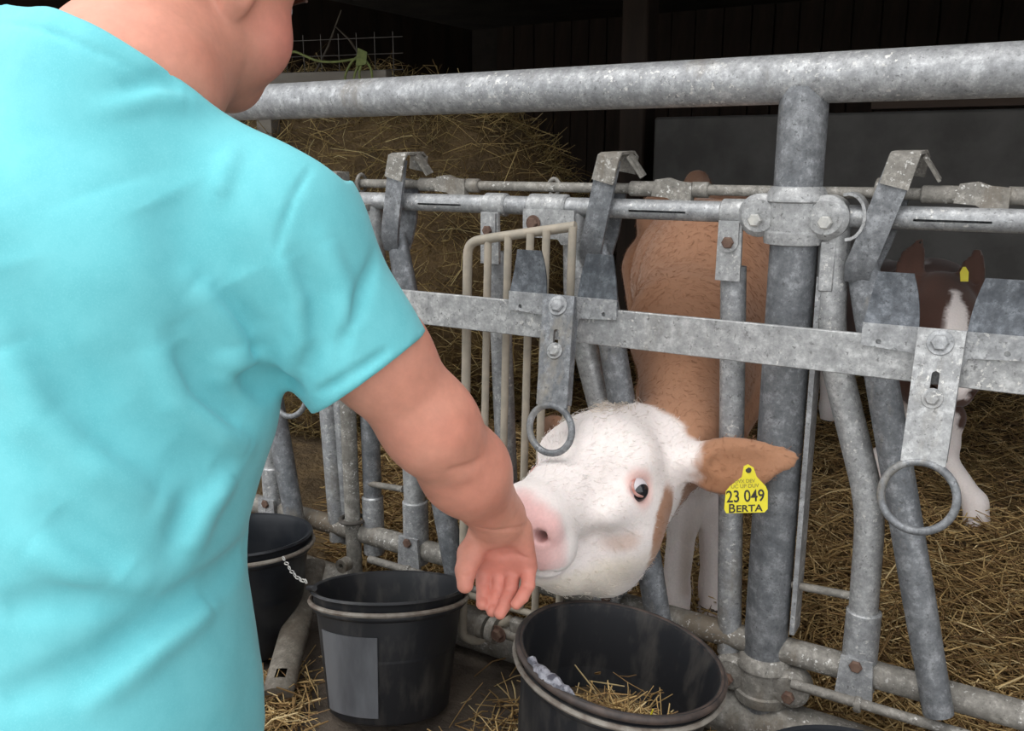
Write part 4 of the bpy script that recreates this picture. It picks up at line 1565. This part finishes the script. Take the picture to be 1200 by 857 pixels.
    # face details
    for s_ in (-1, 1):
        c0 = H(0.070, s_ * 0.030, 0.002)
        o = nrm(H.d(1, s_ * 0.12, 0))
        X_, Y_ = nrm(np.cross(o, H.d(0, 0, 1))), None
        Y_ = np.cross(o, X_)
        r = 0.0115
        pr = [(0.0005, -r)] + [(r * math.sin(a), -r * math.cos(a)) for a in np.linspace(0.3, 2.9, 12)] + [(0.0005, r)]
        eb = MB().lathe(pr, 20, c0, X_, Y_, o).build('eye', 'eyeball_white', t)
        MB().lathe([(r * 1.03 * math.sin(a), r * 1.03 * math.cos(a)) for a in np.linspace(0.5, 0.03, 6)], 18, c0, X_, Y_, o).build('iris', 'iris', eb)
        MB().tube([H(0.090, s_ * 0.016, 0.018), H(0.090, s_ * 0.034, 0.024), H(0.080, s_ * 0.052, 0.018)], [0.002, 0.003, 0.0015], 8).build('eyebrow', 'hair', t)
    MB().tube([H(0.089, -0.022, -0.0645), H(0.0955, -0.008, -0.0625), H(0.0955, 0.008, -0.0625), H(0.089, 0.022, -0.0645)], [0.002, 0.0045, 0.0045, 0.002], 10).build('lips', 'lip', t)
    # hair: cap over the skull with a fringe
    hs = SDF()
    hs.ell(H(-0.014, 0, 0.036), (0.100, 0.083, 0.096), H.M, 0.02)
    hs.ell(H(-0.055, 0, -0.02), (0.052, 0.066, 0.052), H.M, 0.03)
    hs.ell(H(0.070, 0, 0.068), (0.040, 0.060, 0.024), H.M, 0.02)
    hs.ell(H(0.080, 0, -0.030), (0.085, 0.12, 0.078), H.M, 0.012, 's')
    hs.ell(H(-0.002, 0, -0.075), (0.075, 0.12, 0.050), H.M, 0.012, 's')
    hs.disp = lambda P: (vnoise(P @ np.diag([1, 1, 0.4]), 130, 6) - 0.5) * 0.006
    V, Q = hs.mesh(hc - 0.15, hc + 0.15, 0.004)
    organic('hair', V, Q, 'hair', t)

    # ---- t-shirt
    T = SDF()
    cuff0, cuff1 = at(325, 270, 0.86), at(433, 437, 0.90)
    T.cone(ch + CF * -0.01, wa + CF * -0.005, 0.142, 0.148, 0.05)
    T.cone(wa + CF * -0.005, pe + CF * 0.0, 0.148, 0.170, 0.05)
    T.cone(pe, pe + A(0, 0, -0.07), 0.170, 0.178, 0.05)
    T.cone(rs + CU * -0.002, ch, 0.066, 0.135, 0.05)
    T.cone(ls, ch, 0.066, 0.135, 0.05)
    T.cone(nb + CU * -0.008, ch, 0.078, 0.13, 0.05)
    T.cone(nb + CU * -0.035, rs, 0.066, 0.062, 0.05)
    T.cone(nb + CU * 0.0, ls, 0.070, 0.064, 0.05)
    T.cone(rs, cuff1 + (cuff1 - cuff0) * 0.25, 0.070, 0.0705, 0.045)
    T.cone(at(185, 330, 0.87), at(182, 475, 0.885), 0.115, 0.118, 0.04)
    cu2 = ls + (el2 - ls) * 0.75
    T.cone(ls, cu2, 0.068, 0.066, 0.045)
    cdv = nrm(cdir(0.575, -0.80, 0.16))

    ff = fold_field(T, FOLDS, 2.0)
    disp = lambda P: ff(P) + (vnoise(P, 26, 11) - 0.5) * 0.0022
    # openings: neck, cuffs, hem
    nu = nrm(cdir(0.46, 0.88, 0.12))
    T.p.append(('cut', (nb + CR * 0.058 + nu * np.dot(at(130, 52, 0.78) - nb - CR * 0.058, nu)).astype(np.float32), nu.astype(np.float32), 0.170, 0, 0.006, 's'))
    T.half(at(431, 438, 0.88), nrm(cdir(0.56, -0.82, 0.10)), 0.004) if False else None
    T.cone(cuff1, cuff1 + cdv * 0.10, 0.16, 0.16, 0.003, 's') if False else None
    T.p.append(('cut', (cuff1 - cdv * 0.0).astype(np.float32), cdv.astype(np.float32), 0.105, 0, 0.003, 's'))
    T.p.append(('cut', (ls + (el2 - ls) * 0.6).astype(np.float32), nrm(el2 - ls).astype(np.float32), 0.14, 0, 0.003, 's'))
    T.half(pe + A(0, 0, -0.10), A(0, 0, -1), 0.004)
    T.cone(cuff1 - cdv * 0.035, cuff1 + cdv * 0.1, 0.056, 0.066, 0.006, 's')
    T.cone(pe + A(0, 0, -0.03), pe + A(0, 0, -0.2), 0.160, 0.172, 0.006, 's')
    T.disp = disp
    V, Q = T.mesh(A(-1.25, -1.25, 0.28), A(0.05, -0.45, 1.02), 0.0042)
    sh = organic('t_shirt', V, Q, 'shirt_cotton', t, label='turquoise short-sleeved t-shirt')
    # shorts and boots
    Dn = SDF()
    Dn.cone(pe + A(0, 0, 0.03), pe + A(0, 0, -0.04), 0.138, 0.140, 0.04)
    for an, kn, hip in soles:
        Dn.cone(hip, kn, 0.092, 0.074, 0.04)
    for an, kn, hip in soles:
        Dn.p.append(('cut', (kn + (hip - kn) * 0.12).astype(np.float32), nrm(kn - hip).astype(np.float32), 0.11, 0, 0.004, 's'))
    V, Q = Dn.mesh(pe - 0.4, pe + 0.3, 0.008)
    organic('shorts', V, Q, 'denim', t)
    for an, kn, hip in soles:
        m = SDF()
        m.cone(an + A(0, 0, 0.06), an + A(0, 0, -0.01), 0.048, 0.046, 0.02)
        m.cone(an + A(0, 0, -0.032), an + fwg * 0.11 + A(0, 0, -0.038), 0.042, 0.036, 0.02)
        m.half(A(0, 0, 0.001), A(0, 0, -1))
        V, Q = m.mesh(an - 0.2, an + 0.22, 0.007)
        organic('boot', V, Q, 'boot', t)


def _cut(q, P):
    """cylinder-shaped slab used for straight cuts: everything within radius beyond the plane"""
    r = P - q[1]
    a = r @ q[2]
    rad = np.sqrt(np.maximum((r * r).sum(1) - a * a, 0))
    return np.maximum(np.maximum(-a, a - 0.16), rad - q[3])


_old_one = SDF.one
SDF.one = staticmethod(lambda q, P: _cut(q, P) if q[0] == 'cut' else _old_one(q, P))

# shirt folds: height (ridge +, valley -), half width, course over the cloth
CREASES = [
    (-0.0026, 0.0050, [(524, 551), (535, 550), (552, 545), (566, 538)]),
    (0.0020, 0.010, [(520, 565), (545, 560), (568, 548)]),
    (-0.0015, 0.009, [(548, 492), (556, 498), (562, 506)]),
    (-0.0022, 0.0028, [(556, 617), (575, 622), (600, 620), (616, 616)]),
    (-0.0024, 0.0030, [(562, 640), (570, 650), (566, 662)]),
    (-0.0024, 0.0028, [(570, 646), (588, 652), (606, 650), (624, 655)]),
    (-0.0020, 0.0024, [(560, 684), (566, 685), (573, 684)]),
    (-0.0020, 0.0024, [(575, 690), (582, 691), (590, 690)]),
    (-0.0020, 0.0024, [(590, 692), (597, 693), (605, 691)]),
    (-0.0020, 0.0024, [(611, 686), (618, 688), (626, 686)]),
    (-0.0016, 0.0022, [(559, 699), (565, 700), (572, 699)]),
    (-0.0016, 0.0022, [(572, 706), (579, 708), (586, 707)]),
    (-0.0016, 0.0022, [(540, 674), (547, 676), (554, 674)]),
]
FOLDS = [
    (0.006, 0.040, [(120, 220), (160, 300), (210, 380)]),
    (-0.006, 0.035, [(190, 230), (230, 290), (265, 340)]),
    (-0.010, 0.010, [(285, 436), (305, 444), (325, 450), (345, 452)]),
    (0.006, 0.009, [(262, 420), (285, 424), (310, 436)]),
    (-0.0016, 0.0028, [(0, 26), (40, 32), (90, 50), (140, 72), (185, 100)]),
    (-0.013, 0.024, [(10, 300), (60, 420), (120, 500), (190, 545), (250, 560)]),
    (0.010, 0.020, [(10, 400), (50, 490), (120, 545), (190, 580)]),
    (0.009, 0.014, [(225, 330), (262, 370), (285, 400), (270, 440)]),
    (-0.008, 0.012, [(250, 330), (290, 385), (300, 420)]),
    (0.008, 0.012, [(180, 400), (210, 470), (260, 510), (290, 525)]),
    (-0.007, 0.012, [(205, 400), (240, 460), (285, 500)]),
    (-0.012, 0.012, [(290, 440), (310, 452), (330, 450)]),
    (-0.013, 0.016, [(290, 640), (240, 690), (170, 740), (95, 800)]),
    (0.008, 0.014, [(300, 655), (250, 705), (185, 755), (110, 820)]),
    (-0.006, 0.013, [(60, 600), (110, 640), (150, 670)]),
    (0.006, 0.014, [(30, 640), (90, 670), (180, 700)]),
    (-0.007, 0.014, [(0, 715), (60, 705), (120, 700), (190, 715)]),
    (0.006, 0.010, [(330, 300), (350, 350), (352, 400), (335, 440)]),
    (-0.005, 0.010, [(345, 300), (370, 350), (375, 400), (355, 440)]),
    (0.004, 0.010, [(380, 280), (405, 340), (410, 400)]),
    (-0.004, 0.008, [(440, 300), (420, 350), (395, 420)]),
    (0.004, 0.008, [(350, 100), (275, 175), (255, 230)]),
    (-0.0018, 0.0030, [(365, 195), (345, 230), (330, 270), (322, 300)]),
    (-0.004, 0.009, [(140, 110), (190, 95), (215, 105)]),
    (0.004, 0.010, [(120, 130), (180, 112), (220, 120)]),
    (-0.005, 0.014, [(0, 820), (60, 800), (110, 770)]),
    (-0.004, 0.004, [(498, 375), (455, 410), (410, 440), (370, 462)]),
    (0.007, 0.014, [(275, 555), (240, 600), (220, 650)]),
    (-0.006, 0.012, [(255, 560), (225, 590), (200, 640)]),
]
build_child()

# ------------------------------------------------------------------ straw and hay
def scatter(name, label, n, sampler, hfun, lmin, lmax, rmin, rmax, tilt=0.25, cat='straw'):
    xy = sampler(n)
    n = len(xy)
    P = np.concatenate([xy, np.zeros((n, 1))], 1)
    P[:, 2] = hfun(P) + rng.uniform(0.0, 0.02, n)
    a = rng.uniform(0, 2 * math.pi, n)
    el = rng.normal(0.06, tilt, n)
    d = np.stack([np.cos(a) * np.cos(el), np.sin(a) * np.cos(el), np.sin(el)], 1)
    L = rng.uniform(lmin, lmax, n) * rng.uniform(0.6, 1, n)
    P[:, 2] += np.abs(d[:, 2]) * L * 0.35
    o = strands(name, P, d, L, rng.uniform(rmin, rmax, n), straw_colours(n), 'straw')
    return tag(o, label, cat, kind='stuff')


def pen(n):
    y = 0.05 + 2.7 * rng.uniform(0, 1, n) ** 1.7
    x = np.clip(rng.uniform(-1, 1, n) * (0.75 + 0.45 * y) - 0.42 * y - 0.15, -4.4, 3.3)
    ok = (y < p0[1] - 0.2) | (x < p0[0] - 0.3)
    return np.stack([x, np.minimum(y, p0[1] - 0.15)], 1)[ok]


scatter('straw_bedding', 'golden brown straw bedding covering the pen floor', 42000, pen, bed_h, 0.04, 0.15, 0.0009, 0.0022)


def around(cx, cy, sx, sy):
    def f(n):
        return np.stack([rng.normal(cx, sx, n), rng.normal(cy, sy, n)], 1)
    return f


def front(n):
    k = n // 5
    lst = [around(-0.72, -0.36, 0.06, 0.05)(k * 2), around(-0.30, -0.16, 0.05, 0.06)(k), around(0.15, -0.10, 0.18, 0.05)(k)]
    lst.append(np.stack([rng.uniform(-1.5, 0.6, k), rng.uniform(-0.5, 0.0, k)], 1))
    xy = np.concatenate(lst)
    ok = np.ones(len(xy), bool)
    for c, r in ((bc2, 0.13), (bc3, 0.16), (A(-0.905, -0.205, 0), 0.13), (A(0.185, -0.275, 0), 0.13)):
        ok &= np.hypot(xy[:, 0] - c[0], xy[:, 1] - c[1]) > r
    return xy[ok]


scatter('loose_straw', 'loose straw stalks scattered on the soil in front of the fence', 1500, front, soil_h, 0.03, 0.12, 0.0008, 0.0020)

# straw in the big bucket: built in the bucket's own frame
n = 700
M3 = np.array(b3.matrix_world)
ang = rng.uniform(0, 2 * math.pi, n)
rr = np.abs(rng.normal(0, 0.045, n))
lc = A(math.cos(a3 + 0.25), math.sin(a3 + 0.25), 0) * 0.045
P = np.stack([lc[0] + rr * np.cos(ang), lc[1] + rr * np.sin(ang), rng.uniform(0.135, 0.180, n)], 1)
L = rng.uniform(0.03, 0.085, n)
a = rng.uniform(0, 2 * math.pi, n)
el = rng.normal(0.25, 0.35, n)
d = np.stack([np.cos(a) * np.cos(el), np.sin(a) * np.cos(el), np.sin(el)], 1)
ends = np.hypot(P[:, 0], P[:, 1]) + L * 0.5 * np.cos(el)
ok = ends < 0.118
P, L, d = P[ok], L[ok], d[ok]
W = P @ M3[:3, :3].T + M3[:3, 3]
dW = d @ M3[:3, :3].T
o = strands('bucket_straw', W, dW, L, rng.uniform(0.0008, 0.0017, len(L)), straw_colours(len(L)), 'straw')
tag(o, 'handful of pale straw lying in the big black bucket', 'straw', kind='stuff')
# a mound under it so that the stalks lie on something
pk = [(0.004, 0.06), (0.10, 0.06), (0.110, 0.120), (0.06, 0.140), (0.004, 0.148)]
o = MB().lathe(pk, 28).build('feed', 'bedding', b3, 'brown feed filling the lower part of the bucket', local=True)
y0 = np.concatenate([lc[:2] + A(0.03, 0.01), [0.15]]) @ M3[:3, :3].T + M3[:3, 3]
o = MB().tube([y0, y0 + A(0.002, 0, 0.02), y0 + A(0.010, 0.004, 0.05)], [0.003, 0.0028, 0.0008], 8).build('yellow_stalk', 'tag_yellow')
tag(o, 'single bright yellow stalk standing in the bucket straw', 'stalk')

# hay rack behind the fence on the left: board, netting, hay
hb0, hb1 = at(300, 94, 2.62), at(456, 93, 2.50)
t = thing('hay_rack', 'dark hay rack with a weathered top board and wire netting', 'hay rack', (hb0[0], hb0[1], 0.04))
hd = nrm((hb1 - hb0) * A(1, 1, 0))
hb0 = hb1 - hd * 1.3
hn = A(hd[1], -hd[0], 0)
zt = hb1[2]
MB().box((hb0 + hb1) / 2 * A(1, 1, 0) + A(0, 0, zt), (0.65, 0.02, 0.024), hd, hn, (0, 0, 1)).build('top_board', 'grey_wood', t)
for q in (0.42, 1.26):
    c = hb1 - hd * q
    MB().box(A(c[0], c[1], zt / 2 - 0.01) - hn * 0.045, (0.025, 0.025, zt / 2 - 0.012), hd, hn, (0, 0, 1)).build('post', 'grey_wood', t)
m = MB()
for i in range(22):
    c = hb1 - hd * (0.03 + i * 0.058) - hn * 0.10
    m.tube([A(c[0], c[1], zt - 0.02), A(c[0], c[1], zt + 0.14)], 0.0014, 5)
for k in range(4):
    m.tube([hb1 * A(1, 1, 0) - hn * 0.10 + A(0, 0, zt - 0.01 + k * 0.045), hb0 * A(1, 1, 0) - hn * 0.10 + A(0, 0, zt - 0.01 + k * 0.045)], 0.0014, 5)
nt_ = m.build('netting', 'wire', t)
tag(nt_, kind='stuff')
for pa, pb in (((362, 100), (400, 12)), ((420, 62), (392, 30))):
    s_ = MB().tube([at(pa[0], pa[1], 2.72), at((pa[0] + pb[0]) / 2 + 3, (pa[1] + pb[1]) / 2, 2.70), at(pb[0], pb[1], 2.68)], [0.004, 0.0035, 0.002], 8).build('twig', 'twig')
    tag(s_, 'long thin dark twig sticking up out of the hay rack' if pa[0] < 400 else 'short thin twig leaning on the longer twig in the rack', 'twig', 'twigs above the hay rack')
t = thing('twine', 'frayed green baler twine looped over the rack board', 'twine', tuple(at(420, 92, 2.47)))
m = MB()
loops = [[(405, 102), (404, 88), (412, 72), (422, 64), (428, 72)], [(413, 104), (416, 84), (424, 70)], [(424, 102), (420, 86), (425, 72)], [(436, 100), (436, 82), (428, 70)], [(331, 66), (345, 60), (352, 63)], [(352, 63), (372, 72), (392, 73), (412, 70), (426, 68)]]
for lp in loops:
    m.tube(fillet([at(x, y, 2.475) for x, y in lp], 0.02, 3), 0.0034, 6)
m.plate([(-0.012, -0.02), (0.016, -0.016), (0.02, 0.018), (-0.006, 0.03)], at(422, 69, 2.47), CR, CU, 0.004)
m.build('strands', 'twine', t)
# hay heap
hs = SDF()
for px, py, Z, r in ((350, 230, 3.0, 0.36), (440, 220, 2.95, 0.34), (530, 235, 2.9, 0.32), (600, 260, 2.95, 0.22), (480, 330, 2.9, 0.34), (390, 380, 2.9, 0.36), (300, 300, 3.0, 0.40), (560, 360, 2.95, 0.30)):
    hs.ell(at(px, py, Z), (r, r * 0.8, r), k=0.12)
hs.disp = lambda P: (vnoise(P, 9, 5) - 0.5) * 0.03
V, Q = hs.mesh(at(440, 300, 2.9) - 0.95, at(440, 300, 2.9) + 0.95, 0.03, 10)
V[:, 2] = np.maximum(V[:, 2], 0.02)
t = thing('hay_heap', 'dark heap of hay behind the fence below the rack', 'hay', tuple(at(440, 560, 2.9) * A(1, 1, 0) + A(0, 0, 0.03)))
organic('heap', V, Q, 'bedding', t)
n = 16000
ix = rng.integers(0, len(V), n)
P = V[ix] + rng.normal(0, 0.02, (n, 3))
d = rng.normal(0, 1, (n, 3)) * A(1, 1, 0.55)
d /= np.linalg.norm(d, axis=1)[:, None]
o = strands('stalks', P, d, rng.uniform(0.05, 0.2, n), rng.uniform(0.0006, 0.0016, n), straw_colours(n) * A(0.88, 0.95, 0.90), 'straw', t, 0.6)
tag(o, kind='stuff')
